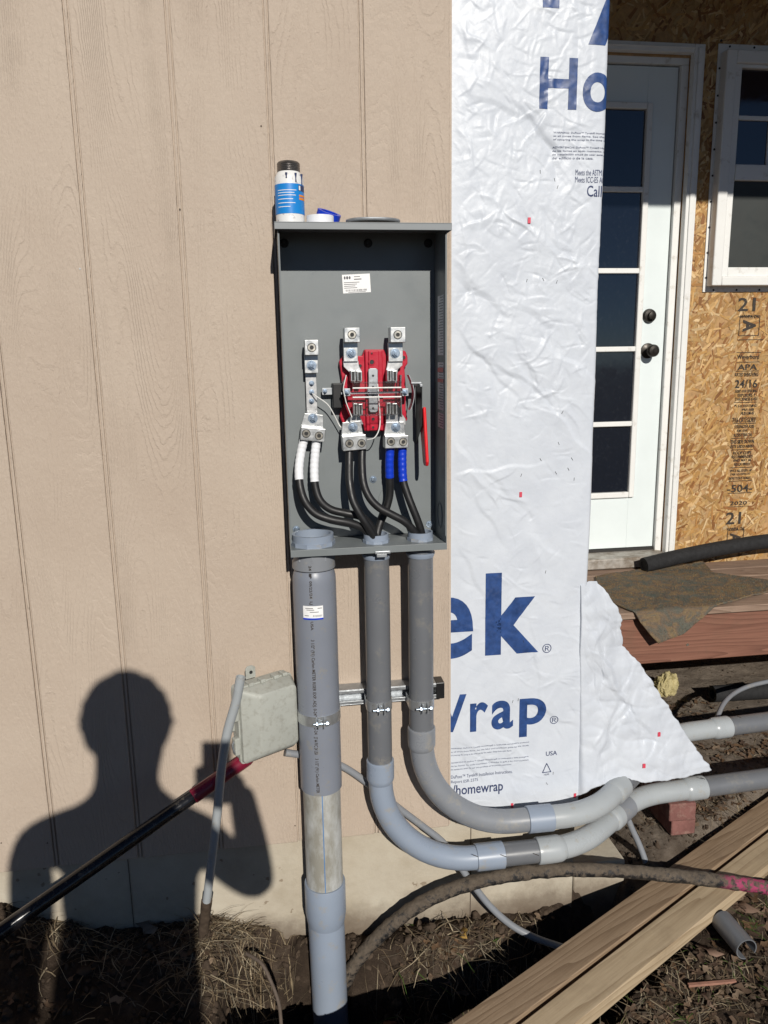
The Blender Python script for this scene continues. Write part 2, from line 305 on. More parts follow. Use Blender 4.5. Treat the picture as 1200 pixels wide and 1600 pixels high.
def fillet(pts, rad, n=16):                         # straight runs joined by arcs
    p = [Vector(q) for q in pts]; out = [p[0]]
    for i in range(1, len(p)-1):
        a = (p[i-1]-p[i]).normalized(); b = (p[i+1]-p[i]).normalized(); ang = a.angle(b); r = rad[i-1] if hasattr(rad, '__len__') else rad
        d = r/math.tan(ang/2); c = p[i]+(a+b).normalized()*(r/math.sin(ang/2)); s0 = p[i]+a*d-c; s1 = p[i]+b*d-c; tot = s0.angle(s1)
        ax = s0.cross(s1).normalized()
        for k in range(n+1): out.append(c+Quaternion(ax, tot*k/n) @ s0)
    out.append(p[-1])
    den = [out[0]]
    for a, b in zip(out, out[1:]):
        k = max(1, int((b-a).length/.012))
        for j in range(1, k+1): den.append(a+(b-a)*(j/k))
    return den
def text_mesh(body, size, offset=0.0, align='LEFT', res=3):
    cu = bpy.data.curves.new('t', 'FONT'); cu.body = body; cu.size = size; cu.offset = offset; cu.align_x = align; cu.resolution_u = res
    ob = bpy.data.objects.new('t', cu); C.objects.link(ob); bpy.context.view_layer.update()
    dg = bpy.context.evaluated_depsgraph_get(); me = bpy.data.meshes.new_from_object(ob.evaluated_get(dg)); bpy.data.objects.remove(ob); bpy.data.curves.remove(cu); return me
def text_pts(me):
    bm = bmesh.new(); bm.from_mesh(me); bpy.data.meshes.remove(me); return bm
def fit_text(bm, x0, x1, z0, z1, mirror=False):     # scale glyph outlines to a measured box
    xs = [v.co.x for v in bm.verts]; ys = [v.co.y for v in bm.verts]; a, b, c, d = min(xs), max(xs), min(ys), max(ys)
    for v in bm.verts:
        v.co.x = x0+(v.co.x-a)/(b-a)*(x1-x0); v.co.y = z0+(v.co.y-c)/(d-c)*(z1-z0)
def bm_build(bm, name, m, parent):
    off = OFF[parent.name]
    for v in bm.verts: v.co -= off
    me = bpy.data.meshes.new(name); bm.to_mesh(me); bm.free(); return fin(me, name, m, parent, 0, 0, off)
def merge_bm(dst, src):
    me = bpy.data.meshes.new('x'); src.to_mesh(me); src.free(); dst.from_mesh(me); bpy.data.meshes.remove(me)
def hexpts(c, r, ax='y', n=6, rot=0): return [(c[0]+r*math.cos(2*math.pi*k/n+rot), c[1], c[2]+r*math.sin(2*math.pi*k/n+rot)) for k in range(n)]

# ================================================================== ground
def seg_d(x, y, a, b):
    dx, dy = b[0]-a[0], b[1]-a[1]; t = np.clip(((x-a[0])*dx+(y-a[1])*dy)/(dx*dx+dy*dy), 0, 1)
    return np.hypot(x-a[0]-t*dx, y-a[1]-t*dy)
def gz(x, y):
    x = np.asarray(x, float); y = np.asarray(y, float)
    behind = (x-.3405)*(-.4892)+(y+.411)*.8722          # metres behind the rear plank's far edge
    zw = np.interp(x, [-1.1, -.73, -.588, -.432, -.334, -.217, -.102, .016, .173, .317, .463, .612, .727, .80], [.13, .092, .030, -.014, -.014, .002, -.056, -.092, -.120, -.105, -.105, -.11, -.10, -.07])
    z = zw+(-.110-zw)*sstep(-.02, -.26, y)*(1-.55*sstep(-.3, -.7, x))+(.070*sstep(-.02, .06, behind)-.02*0)*sstep(.92, 1.10, x)+.022*sstep(1.0, 1.2, x)*sstep(.02, -.1, behind)+.010*sstep(.1, .6, y)
    z = z+.028*np.exp(-((x-.36)**2/.03+(y+.07)**2/.006))
    near = np.exp(-np.maximum(0, np.hypot(x-.5, y)-3)/2); lit = 1-.55*sstep(.8, 1.1, x)*sstep(-.05, .15, y)
    z = z+(.016*fbm(x*5, y*5, 2, 3)+.0085*fbm(x*17, y*17, 2, 9)+.0050*np.abs(perlin(x*48, y*48, 10))+.0035*perlin(x*95, y*95, 12))*near*lit
    cl = ((-.03, -.16), (.10, -.175), (.35, -.31), (.60, -.25), (.87, -.11)); d = 9+0*x
    for a, b in zip(cl, cl[1:]): d = np.minimum(d, seg_d(x, y, a, b))
    d = d+.022*perlin(x*11, y*11, 21)+.012*perlin(x*31, y*31, 22)
    z = z-.36*sstep(.175, .075, d)
    return z
def axis(parts):
    a = []
    for lo, hi, st in parts: a += list(np.arange(lo, hi, st))
    return np.array(a+[parts[-1][1]])
gx = axis([(-80, -10, 14), (-10, -2, 1.0), (-2, -1.0, .1), (-1.0, 1.75, .0065), (1.75, 2.9, .014), (2.9, 6, .3), (6, 80, 12)])
gy = axis([(-80, -10, 14), (-10, -2, 1.0), (-2, -.65, .08), (-.65, .35, .0065), (.35, 1.55, .013), (1.55, 5, .4), (5, 80, 12)])
X, Y = np.meshgrid(gx, gy); V, Fc = gridmesh(np.stack([X, Y, gz(X, Y)], -1))
ground = struct(fin(np_mesh('ground', V, Fc), 'ground', 'soil', None, 60))

# ================================================================== house
house = thing('house', 'beige grooved sided house wall with white wrapped corner and a recessed porch entry door', 'house', (0, .3, -.4))
Z_S = .199; TOP = 3.3; GRO = -.5847; GS = .2032
mb = MB().box((GRO+.0058, 0, Z_S), (GRO+GS-.0058, .0092, TOP))
sb = mb.build('siding_board', 'siding', house, 40, .0018)
for k in range(-6, 5):
    if k: o = sb.copy(); C.objects.link(o); o.parent = house; o.location.x += GS*k
bd = MB().box((GRO-.0028, .0016, Z_S+.001), (GRO+.0028, .0056, TOP)).build('groove_bead', 'siding', house, 40, .0012)
for k in range(-5, 5):
    if k: o = bd.copy(); C.objects.link(o); o.parent = house; o.location.x += GS*k
MB().box((GRO-6*GS, .0058, Z_S+.002), (GRO+5*GS, .0090, TOP)).build('siding_groove_sheet', 'siding', house, 0)
MB().box((-2.2, .030, .27), (.755, .13, TOP)).build('wall_frame', 'osb', house, 0)
MB().box((.655, .13, .12), (.755, 1.449, TOP)).build('side_wall', 'osb', house, 0)
MB().box((-2.2, .0135, -.6), (.7905, .25, .262)).build('foundation', 'concrete', house, 40, .004)
MB().box((.60, .25, -.6), (.788, 1.6, .262)).build('side_foundation', 'concrete', house, 40, .004)
MB().box((.788, 1.5, -.6), (4, 1.65, .50)).build('porch_foundation', 'concrete', house, 0)
for px in (205, 735): q = at(px, 1400, .012); MB().box((q.x-.0008, .0105, -.3), (q.x+.0008, .013, .198)).build('form_seam', 'root', house, 0)

for px, py in ((125, 420), (408, 197), (281, 327), (2, 1317), (74, 1317), (461, 1290)):
    q = at(px, py, 0); MB().cyl((q.x, -.0012, q.z), (q.x, .002, q.z), .0018, 8).build('nail_head', 'steel' if py == 420 else 'root', house, 30)

# ---- house wrap, one sheet running round the corner
S1 = .799-.010; RC = .010
def ridge(a): return (1-np.minimum(1, np.abs(a)*1.6))
CR_ = np.random.default_rng(19); SEG = []
def add_seg(x, z, ang, L, A, w1, w2): SEG.append((x, z, math.cos(ang), math.sin(ang), L/2, A, w1, w2))
for k in range(760):                                  # short sharp crinkles, more of them high up
    z_ = CR_.choice([CR_.uniform(1.3, 2.35), CR_.uniform(.2, 2.35)]); add_seg(CR_.uniform(.42, .80), z_, CR_.normal(2.2, .7) if CR_.random() < .55 else CR_.uniform(0, math.pi), CR_.uniform(.02, .085), CR_.choice([-1, 1])*CR_.uniform(.0006, .0016), CR_.uniform(.0026, .005), CR_.uniform(.005, .016))
for k in range(46):                                   # long diagonal folds
    add_seg(CR_.uniform(.40, .78), CR_.uniform(.2, 2.35), CR_.normal(2.25, .35), CR_.uniform(.15, .42), CR_.choice([-1, 1])*CR_.uniform(.0018, .0042), CR_.uniform(.006, .014), CR_.uniform(.03, .08))
for cx0, cz0 in ((.765, 1.66), (.62, 1.42), (.60, .86), (.72, .60), (.52, 1.12), (.66, 2.0), (.55, 1.78), (.70, 1.35)):    # puckers round the staples
    for k in range(9): a = CR_.uniform(0, 2*math.pi); L = CR_.uniform(.04, .13); add_seg(cx0+math.cos(a)*L*.55, cz0+math.sin(a)*L*.55, a, L, CR_.uniform(.0008, .0022), .004, CR_.uniform(.008, .02))
def seg_field(s, z, segs):
    h = np.zeros_like(s); sh = s.shape; s = s.ravel(); z = z.ravel(); hh = np.zeros_like(s); od = np.argsort(z); zs_ = z[od]
    for x0, z0, c, n_, hl, A, w1, w2 in segs:
        rz = abs(n_)*hl+w2; lo, hi = np.searchsorted(zs_, (z0-rz, z0+rz)); ix = od[lo:hi]
        dx = s[ix]-x0; dz = z[ix]-z0; t_ = dx*c+dz*n_; d_ = -dx*n_+dz*c+.004*np.sin(t_*60+x0*90); f_ = np.where(d_ > 0, np.maximum(0, 1-d_/w2), np.maximum(0, 1+d_/w1))
        hh[ix] += A*f_*np.maximum(0, 1-np.abs(t_)/hl)**.7
    return hh.reshape(sh)
def wr_h(s, z):
    s = np.asarray(s, float); z = np.asarray(z, float)
    u = s+.03*perlin(s*5, z*5, 5); v = z+.03*perlin(s*5+9, z*5, 6); up = .30+.70*sstep(1.0, 1.8, z)
    h = .0030*perlin(u*5, v*3.5, 15)+.0012*np.abs(perlin(u*11, v*8, 11))+.0009*np.abs(perlin(u*23, v*19, 12))*up+.0006*np.abs(perlin(u*50, v*46, 14))*up+seg_field(s, z, SEG)*(.75+.35*up)
    return (h*.9+.0015)*sstep(.425, .475, s)*(1-.6*sstep(.765, .790, s))
def wrap_pos(s, z, e=0.0):
    s = np.asarray(s, float); h = wr_h(s, z)+e+.004*perlin(np.asarray(z)*2.2, np.zeros_like(s), 31)*sstep(.70, .78, s); a = np.clip((s-S1)/RC, 0, math.pi/2); t = np.maximum(0, s-S1-RC*math.pi/2)
    x = np.minimum(s, S1)+(RC+h)*np.sin(a); y = .0195-(RC+h)*np.cos(a)+t
    return np.stack([x, y, np.asarray(z, float)+0*s], -1)
ss = np.concatenate([np.arange(.40, .775, .0023), np.arange(.775, .815, .0016), np.arange(.815, 2.2, .02)]); zz = np.concatenate([np.arange(.215, 2.30, .0023), np.arange(2.30, TOP, .03)])
sg, zg = np.meshgrid(ss, zz)
zb = np.where(zg < .27, zg+(.004+.010*perlin(sg*16, zg*0, 4)+0.035*(.79-sg))*(1-sstep(.215, .27, zg)), zg)
P = wrap_pos(sg, zb); V, Fc = gridmesh(P)
wrap = fin(np_mesh('house_wrap', V-np.array(OFF[house.name]), Fc), 'house_wrap', 'wrap', house, 180, 0, OFF[house.name]); wrap['label'] = 'crinkled white house wrap with large blue lettering'
def wrap_text(items, m, name='lettering', cut=.0038):
    tot = bmesh.new()
    for it in items:
        body, x0, x1, z0, z1 = it[:5]; bm = text_pts(text_mesh(body, .1, it[5] if len(it) > 5 else 0.0, res=8 if len(body) == 1 else 3)); fit_text(bm, x0, x1, z0, z1)
        if cut:
            for ax, lo, hi in ((0, x0, x1), (1, z0, z1)):
                n = int((hi-lo)/cut)
                for k in range(1, n+1):
                    co = [0, 0, 0]; co[ax] = lo+k*cut+.0003; no = [0, 0, 0]; no[ax] = 1
                    bmesh.ops.bisect_plane(bm, geom=bm.verts[:]+bm.edges[:]+bm.faces[:], plane_co=co, plane_no=no, dist=1e-6)
        merge_bm(tot, bm)
    st = [v for v in tot.verts if v.co.x < .418]; bmesh.ops.delete(tot, geom=st, context='VERTS')
    A = np.array([v.co[:] for v in tot.verts]); Q = wrap_pos(A[:, 0], A[:, 1], .0007)
    for v, q in zip(tot.verts, Q): v.co = Vector(q)
    return bm_build(tot, name, m, wrap)
BO = .0022
wrap_text([('T', .575, .741, 2.205, 2.42, BO), ('y', .742, .885, 2.134, 2.362, BO), ('v', .89, 1.03, 2.205, 2.362, BO)], 'ink')
wrap_text([('H', .636, .725, 1.997, 2.105, BO), ('o', .739, .811, 1.994, 2.077, BO), ('m', .834, .95, 1.997, 2.077, BO), ('e', .96, 1.035, 1.994, 2.077, BO)], 'ink')
wrap_text([('e', .352, .491, .676, .843, BO), ('k', .523, .667, .679, .901, .004)], 'ink')
wrap_text([('W', .340, .474, .470, .576, BO), ('r', .484, .533, .467, .549, BO), ('a', .543, .603, .466, .549, BO), ('p', .620, .694, .438, .549, BO)], 'ink')
wrap_text([('®', .678, .703, .675, .700), ('®', .706, .729, .468, .492), ('USA', .697, .729, .376, .389, .001), ('DuPont™ Tyvek® Installation Instructions.', .4335, .604, .3315, .3445), ('Report ESR-2375', .4335, .508, .318, .329), ('/homewrap', .437, .578, .276, .315, .0012), ('HDPE', .693, .708, .3185, .3235),
           ('Meets the ASTM E1677', .728, .820, 1.856, 1.869), ('Meets ICC-ES AC-38', .727, .815, 1.840, 1.853), ('Call 1-800', .757, .862, 1.809, 1.834, .0008)], 'smallink', 'small_print', .012)['kind'] = 'stuff'
fine = ['WARNING: DuPont™ Tyvek® HomeWrap® is combustible and should be protected', 'at all times from flame. See the label and installation guide for the details', 'of covering the wrap in the time set by the maker. Keep from open flame.',
        'ADVERTENCIA: DuPont™ Tyvek® HomeWrap® es combustible y debe protegerse', 'de las llamas en todo momento. Consulte la guía y las instrucciones', 'de instalación antes de usar este producto en las paredes exteriores', 'del edificio o de la casa.']
it = []
for k, s_ in enumerate(fine):
    zt = 1.950-.0075*k-(.009 if k > 2 else 0); n = len(s_); it.append((s_, .672, .672+.0042*n*.9, zt-.0052, zt))
for k, s_ in enumerate(fine[:6]):
    zt = .424-.0088*k-(.012 if k > 2 else 0); it.append((s_, .433, .648 if k not in (2, 5) else .60, zt-.0052-.001*k, zt-.001*k))
wrap_text(it, 'smallink', 'fine_print', .02)['kind'] = 'stuff'
tri = MB()
def wp(s, z, e=.0009): return Vector(wrap_pos(np.array([s]), np.array([z]), e)[0])
tp = [(.688, .328), (.7125, .328), (.700, .354)]
for i in range(3):
    a, b = tp[i], tp[(i+1) % 3]; tri.tube([wp(a[0]+(b[0]-a[0])*t, a[1]+(b[1]-a[1])*t) for t in (0, .25, .5, .75, 1)], .0011, 6)
tri.build('recycling_triangle', 'smallink', wrap)
for s_, z_ in ((.618, 1.755), (.611, 1.102), (.604, .238), (.785, .247)):
    c = wp(s_, z_, .0008); MB().box((c.x-.0034, c.y-.0012, c.z-.0065), (c.x+.0034, c.y+.0012, c.z+.0065)).build('staple', 'red_staple', wrap, 0)
for k in range(22):
    s_, z_ = random.uniform(.6, .775), random.choice([random.uniform(.25, .95), random.uniform(1.1, 1.35), random.uniform(1.6, 1.9)]); c = wp(s_, z_, .0005); a = random.uniform(-.6, .6)
    MB().tube([c+Vector((-.004*math.sin(a), 0, -.004*math.cos(a))), c+Vector((.004*math.sin(a), 0, .004*math.cos(a)))], .0006, 5).build('wire_staple', 'hole', wrap, 0)

# ---- loose flap below the corner (Coons patch between measured edges)
def resample(pts, n):
    p = np.array(pts, float); d = np.r_[0, np.cumsum(np.hypot(*np.diff(p, axis=0).T))]; t = np.linspace(0, d[-1], n); return np.stack([np.interp(t, d, p[:, i]) for i in (0, 1)], -1)
NU, NV = 120, 190
FS = []
for k in range(150): FS.append((CR_.uniform(.80, 1.12), CR_.uniform(.24, .80), *(lambda a: (math.cos(a), math.sin(a)))(CR_.normal(2.1, .55)), CR_.uniform(.02, .11), CR_.choice([-1, 1])*CR_.uniform(.0010, .0030), CR_.uniform(.0035, .006), CR_.uniform(.008, .022)))
FS += [(.86, .62, -.45, .89, .22, .008, .010, .06), (.92, .50, -.62, .78, .20, -.007, .012, .07), (.86, .42, .25, .97, .16, .006, .008, .05)]
Lf = resample([(905, 914), (898, 1100), (894, 1254)], NV); Rt = resample([(932, 908), (945, 921), (949, 926), (957, 941), (966, 949), (970, 968), (971, 985), (972, 1008), (1000, 1037), (1040, 1098), (1075, 1152), (1112, 1203)], NV)
Tp = resample([(905, 916), (920, 908), (932, 908)], NU); Bt = resample([(894, 1254), (910, 1240), (944, 1225), (959, 1217), (982, 1219), (1010, 1223), (1065, 1216), (1112, 1203)], NU)
u = np.linspace(0, 1, NU)[None, :, None]; v = np.linspace(0, 1, NV)[:, None, None]
PX = (1-u)*Lf[:, None]+u*Rt[:, None]+(1-v)*Tp[None]+v*Bt[None]-((1-u)*(1-v)*Lf[0]+u*(1-v)*Rt[0]+(1-u)*v*Lf[-1]+u*v*Rt[-1])
P = np.zeros((NV, NU, 3)); ed = .0*PX[..., 0]
PX[..., 0] += 3.2*fbm(np.linspace(0, 22, NV)[:, None], np.zeros((NV, 1)), 3, 77)*np.linspace(0, 1, NU)[None]**6; PX[..., 1] += 2.2*fbm(np.linspace(0, 14, NU)[None], np.ones((1, NU)), 3, 78)*np.linspace(0, 1, NV)[:, None]**6
Q0 = np.array([[at(PX[j, i, 0], PX[j, i, 1], 0.0)[:] for i in range(NU)] for j in range(NV)]); FH = seg_field(Q0[..., 0], Q0[..., 2], FS)
for j in range(NV):
    hq = None
    for i in range(NU):
        uu, vv = i/(NU-1), j/(NV-1); q0 = at(PX[j, i, 0], PX[j, i, 1], 0.0)
        dep = .024-.022*sstep(0, .12, uu)+.085*uu*vv+.03*uu-.030*math.sin(uu*3.1)*vv
        h = float(0.013*perlin(q0.x*6, q0.z*3, 41)+0.007*abs(perlin(q0.x*9+q0.z*6, q0.z*7-q0.x*4, 42))+.004*abs(perlin(q0.x*25, q0.z*20, 43)))+float(FH[j, i])
        P[j, i] = at(PX[j, i, 0], PX[j, i, 1], dep-h*min(1, uu*4))[:]
V, Fc = gridmesh(P); fl = fin(np_mesh('loose_wrap_flap', V-np.array(OFF[house.name]), Fc), 'loose_wrap_flap', 'wrap', house, 180, 0, OFF[house.name])
sm = fl.modifiers.new('thick', 'SOLIDIFY'); sm.thickness = .0006; fl['label'] = 'torn white wrap flap flaring out over the conduits'
for ij in ((68, 173), (94, 146)):
    c = Vector(P[ij[1], ij[0]]); MB().box((c.x-.004, c.y-.004, c.z-.006), (c.x+.004, c.y+.001, c.z+.006)).build('staple', 'red_staple', fl, 0)

# ---- porch wall: OSB sheathing with strands
YW = 1.45; YD = 1.475
xr = at(1043, 420, YD).x; xl = xr-.914; zt = at(1000, 103, YD).z; zb_ = at(965, 856, YD).z
oxl = xr+.038
osb = MB().box((oxl, YW, .42), (4, YW+.1, TOP)).box((.755, YW, zt+.03), (oxl, YW+.1, TOP)).build('sheathing_board', 'osb', house, 0)
osb['label'] = 'amber strand board sheathing with black grade stamps'
NF = 6500; fx = rng.uniform(1.72, 2.30, NF); fz = rng.uniform(.45, 3.1, NF)
fx[:700] = rng.uniform(.9, 1.8, 700); fz[:700] = rng.uniform(zt+.08, 3.1, 700)
fx[700:2000] = rng.uniform(2.3, 3.6, 1300); fz[700:2000] = rng.uniform(.45, 3.1, 1300)
an = np.where(rng.random(NF) < .6, rng.normal(.9, .5, NF), rng.uniform(0, 3.14, NF)); ln = rng.uniform(.022, .080, NF); wd = rng.uniform(.006, .018, NF)
pal = np.array([(.60, .37, .15), (.50, .28, .095), (.66, .43, .20), (.42, .21, .065), (.55, .33, .12), (.30, .13, .04), (.70, .50, .27), (.46, .25, .08)])
Vf = []; Ff = []; Cf = []
for k in range(NF):
    ca, sa = math.cos(an[k]), math.sin(an[k]); yy = YW-.0003-.0022*(k/NF); tl = rng.uniform(-.0006, .0006, 4); col = pal[rng.integers(len(pal))]*rng.uniform(.68, 1.06)
    for q, (a, b) in enumerate(((-1, -1), (1, -rng.uniform(.3, 1)), (1+rng.uniform(-.2, .2), 1), (-1+rng.uniform(-.2, .2), rng.uniform(.3, 1)))):
        lx, lz = a*ln[k]/2, b*wd[k]/2; Vf.append((fx[k]+lx*ca-lz*sa, yy+tl[q], fz[k]+lx*sa+lz*ca)); Cf.append(tuple(col)+(1,))
    Ff.append((4*k, 4*k+1, 4*k+2, 4*k+3))
keep = [f_ for f_ in Ff if min(Vf[i][0] for i in f_) > .84 and (min(Vf[i][0] for i in f_) > oxl+.004 or min(Vf[i][2] for i in f_) > zt+.035)]
me = bpy.data.meshes.new('wood_strands'); me.from_pydata([tuple(Vector(q)-OFF[house.name]) for q in Vf], [], keep)
ca_ = me.color_attributes.new('tint', 'FLOAT_COLOR', 'POINT'); ca_.data.foreach_set('color', np.array(Cf, float).ravel())
stuff(fin(me, 'wood_strands', 'flake', osb, 0, 0, OFF[house.name]))
# grade stamp, lines as they stand in the photograph (centre px, top, bottom, half width)
stamp = [('21', 1167, 465, 486, 13), ('WWPA OK', 1172, 492, 497, 15), ('Weyerbord', 1169, 554, 563, 17), ('APA', 1168, 569, 578, 15), ('RATED SHEATHING', 1167, 582, 588, 18), ('24/16', 1166, 593, 606, 17), ('SIZED FOR SPACING', 1166, 609, 613, 17), ('EXPOSURE 1', 1166, 615, 620, 13), ('THICKNESS 0.451', 1166, 621, 626, 17),
         ('PS 2-10 SHEATHING', 1165, 632, 636, 17), ('PRP-108', 1169, 638, 642, 9), ('HUD-UM-40', 1168, 643, 648, 10), ('7/16 CATEGORY', 1163, 652, 660, 18), ('STRENGTH AXIS', 1163, 664, 669, 15), ('EJE DE', 1160, 671, 675, 8), ('RESISTENCIA', 1161, 677, 682, 14), ('THIS SIDE DOWN', 1160, 687, 693, 18), ('ESTE LADO ABAJO', 1160, 695, 701, 18),
         ('ROOF CLIPS', 1160, 705, 710, 14), ('RECOMMENDED', 1160, 711, 716, 16), ('AND MAY BE', 1160, 717, 721, 14), ('REQUIRED', 1160, 723, 728, 12), ('SPACE ALL EDGES 1/8"', 1158, 733, 737, 17), ('DEJE UN ESPACIO', 1157, 739, 743, 15), ('ENTRE TODOS BORDES', 1156, 745, 749, 17), ('-504-', 1156, 757, 769, 19), ('2020', 1154, 783, 789, 13), ('21', 1146, 800, 819, 11), ('WWPA OK', 1150, 824, 829, 14)]
tot = bmesh.new()
for body, cx, y0, y1, hw in stamp:
    bm = text_pts(text_mesh(body, .1, .0016, res=2)); a = at(cx-hw, y0, YW-.004); b = at(cx+hw, y1, YW-.004); fit_text(bm, a.x, b.x, at(cx, y1, YW-.004).z, at(cx, y0, YW-.004).z)
    for q in bm.verts: q.co = Vector((q.co.x, YW-.004, q.co.y))
    merge_bm(tot, bm)
for cx, yy, hw in ((1170, 551, 19), (1169, 566, 18), (1168, 580, 18), (1165, 629, 18), (1163, 662, 18), (1161, 685, 18), (1160, 703, 17), (1158, 731, 18), (1157, 752, 18), (1156, 771, 19), (1154, 792, 17), (1172, 531, 20)):
    a = at(cx-hw, yy, YW-.004); b = at(cx+hw, yy, YW-.004); vs_ = [tot.verts.new((x, YW-.004, a.z+dz)) for x, dz in ((a.x, -.0012), (b.x, -.0012), (b.x, .0012), (a.x, .0012))]; tot.faces.new(vs_)
for cy, cx, sz in ((509, 1171, 13), (840, 1149, 11)):          # the letter A lying on its side inside a broken frame
    bm = text_pts(text_mesh('A', .1, .004)); c = at(cx, cy, YW-.004); h = sz/LENS_PX*3.3
    fit_text(bm, -h*.75, h*.75, -h*.9, h*.9)
    for q in bm.verts: q.co = Vector((c.x+q.co.y, YW-.004, c.z-q.co.x))
    merge_bm(tot, bm)
    for k in range(4):
        s0 = [(-1, 1), (1, 1), (1, -1), (-1, -1)]; a, b = s0[k], s0[(k+1) % 4]; A = Vector((c.x+a[0]*h*1.35, YW-.004, c.z+a[1]*h*1.2)); B = Vector((c.x+b[0]*h*1.35, YW-.004, c.z+b[1]*h*1.2)); n = Vector((.0013, 0, 0)) if k % 2 else Vector((0, 0, .0013))
        tot.faces.new([tot.verts.new(A+n), tot.verts.new(B+n), tot.verts.new(B-n), tot.verts.new(A-n)])
bm_build(tot, 'grade_stamp', 'black_ink', osb)

# ---- entry door
door = MB(); gr = at(997, 430, YD).x; gl_ = xl+(xr-gr); gt = at(985, 171, YD).z; gb = at(960, 769, YD).z; mo = .026
door.box((gr+.004, YD, zb_), (xr, YD+.044, zt)).box((xl, YD, zb_), (gl_-.004, YD+.044, zt)).box((gl_-.004, YD, gt+.004), (gr+.004, YD+.044, zt)).box((gl_-.004, YD, zb_), (gr+.004, YD+.044, gb-.004))
door = door.build('door', 'doorpaint', house, 0, .0015); door['label'] = 'white entry door with stacked glass panes'
fr = MB(); yo = YD-.013
for a, b in (((gr, gb-mo), (gr+mo, gt+mo)), ((gl_-mo, gb-mo), (gl_, gt+mo)), ((gl_, gt), (gr, gt+mo)), ((gl_, gb-mo), (gr, gb))): fr.box((a[0], yo, a[1]), (b[0], YD+.01, b[1]))
fr.build('lite_frame', 'trim', door, 40, .004)
mz = [(296.5, 985), (423.5, 975), (545.5, 968), (662.5, 960)]; zs = [gt]+[at(x, y, YD).z for y, x in mz]+[gb]; xm = (gl_+gr)/2
for z_ in zs[1:-1]: MB().box((gl_, yo+.002, z_-.011), (gr, YD+.008, z_+.011)).build('muntin', 'trim', door, 40, .003)
MB().box((xm-.011, yo+.003, gb), (xm+.011, YD+.007, gt)).build('muntin', 'trim', door, 40, .003)
for k in range(5):
    for a, b in ((gl_, xm-.011), (xm+.011, gr)):
        MB().box((a, YD+.004, zs[k+1]+(.011 if k < 4 else 0)), (b, YD+.0065, zs[k]-(.011 if k else 0))).build('pane', 'pane', door, 0)
def lathe(mb_, c, prof, axis=(0, -1, 0), seg=24):
    c = Vector(c); d = Vector(axis); pts = [c+d*h for h, r in prof]; rs = [max(r, 1e-5) for h, r in prof]
    for i in range(1, len(pts)):                     # keep successive rings distinct
        if (pts[i]-pts[i-1]).length < 1e-6: pts[i] = pts[i-1]+d*1e-5
    n = len(pts); T = d.normalized(); a = Vector((0, 0, 1)) if abs(T.z) < .9 else Vector((1, 0, 0)); nv = (a-T*a.dot(T)).normalized(); bv = T.cross(nv)
    vs_ = [pts[i]+(nv*math.cos(2*math.pi*k/seg)+bv*math.sin(2*math.pi*k/seg))*rs[i] for i in range(n) for k in range(seg)]
    fs = [(i*seg+k, i*seg+(k+1) % seg, (i+1)*seg+(k+1) % seg, (i+1)*seg+k) for i in range(n-1) for k in range(seg)]
    mb_.add(vs_, fs+[list(range(seg-1, -1, -1)), [(n-1)*seg+k for k in range(seg)]]); return mb_
q = at(1019, 493, YD-.03); lathe(MB(), (q.x, YD, q.z), [(0, .031), (.004, .031), (.016, .027), (.018, .016), (.034, .015), (.036, .006)]).build('deadbolt', 'knob', door, 35)
q = at(1017, 548, YD-.03); lathe(MB(), (q.x, YD, q.z), [(0, .034), (.006, .033), (.009, .020), (.014, .012), (.032, .012), (.038, .022), (.046, .0275), (.056, .027), (.063, .022), (.065, .010), (.066, .009)]).build('door_knob', 'knob', door, 35)
# jamb, weatherstrip, brick mould, sill
jb = MB()
for s_, x in ((1, xr), (-1, xl)): jb.box((x+s_*.0045, YD-.018, zb_-.03), (x+s_*.0365, YD+.05, zt+.0044))
jb.box((xl-.0365, YD-.018, zt+.0045), (xr+.0365, YD+.05, zt+.0375)); jb.build('jamb', 'trim', house, 40, .002)
ws = MB()
for s_, x in ((1, xr), (-1, xl)): ws.box((x-s_*.002, YD+.012, zb_-.005), (x+s_*.006, YD+.03, zt+.003))
ws.box((xl, YD+.012, zt-.001), (xr, YD+.03, zt+.006)).box((xl, YD-.006, zb_-.014), (xr, YD+.02, zb_-.002)).build('weatherstrip', 'weather', house, 0)
to = at(1103, 75, YW-.035).x; tt = at(1050, 66, YW-.035).z
tr = MB()
for x0, x1 in ((xr+.036, to), (xl-(to-xr), xl-.036)): tr.box((x0, YW-.034, zb_-.045), (x1, YW-.001, tt)).box((x0+.014, YW-.040, zb_-.045), (x1-.010, YW-.033, tt-.014))
tr.box((xl-.036, YW-.034, zt+.037), (xr+.036, YW-.001, tt)).box((xl-.036, YW-.040, zt+.050), (xr+.036, YW-.033, tt-.012))
tr.build('door_casing', 'trim', house, 40, .003)
MB().box((xl-.03, YW-.10, .485), (xr+.03, YD+.03, zb_-.016)).build('threshold', 'sill', house, 40, .006)

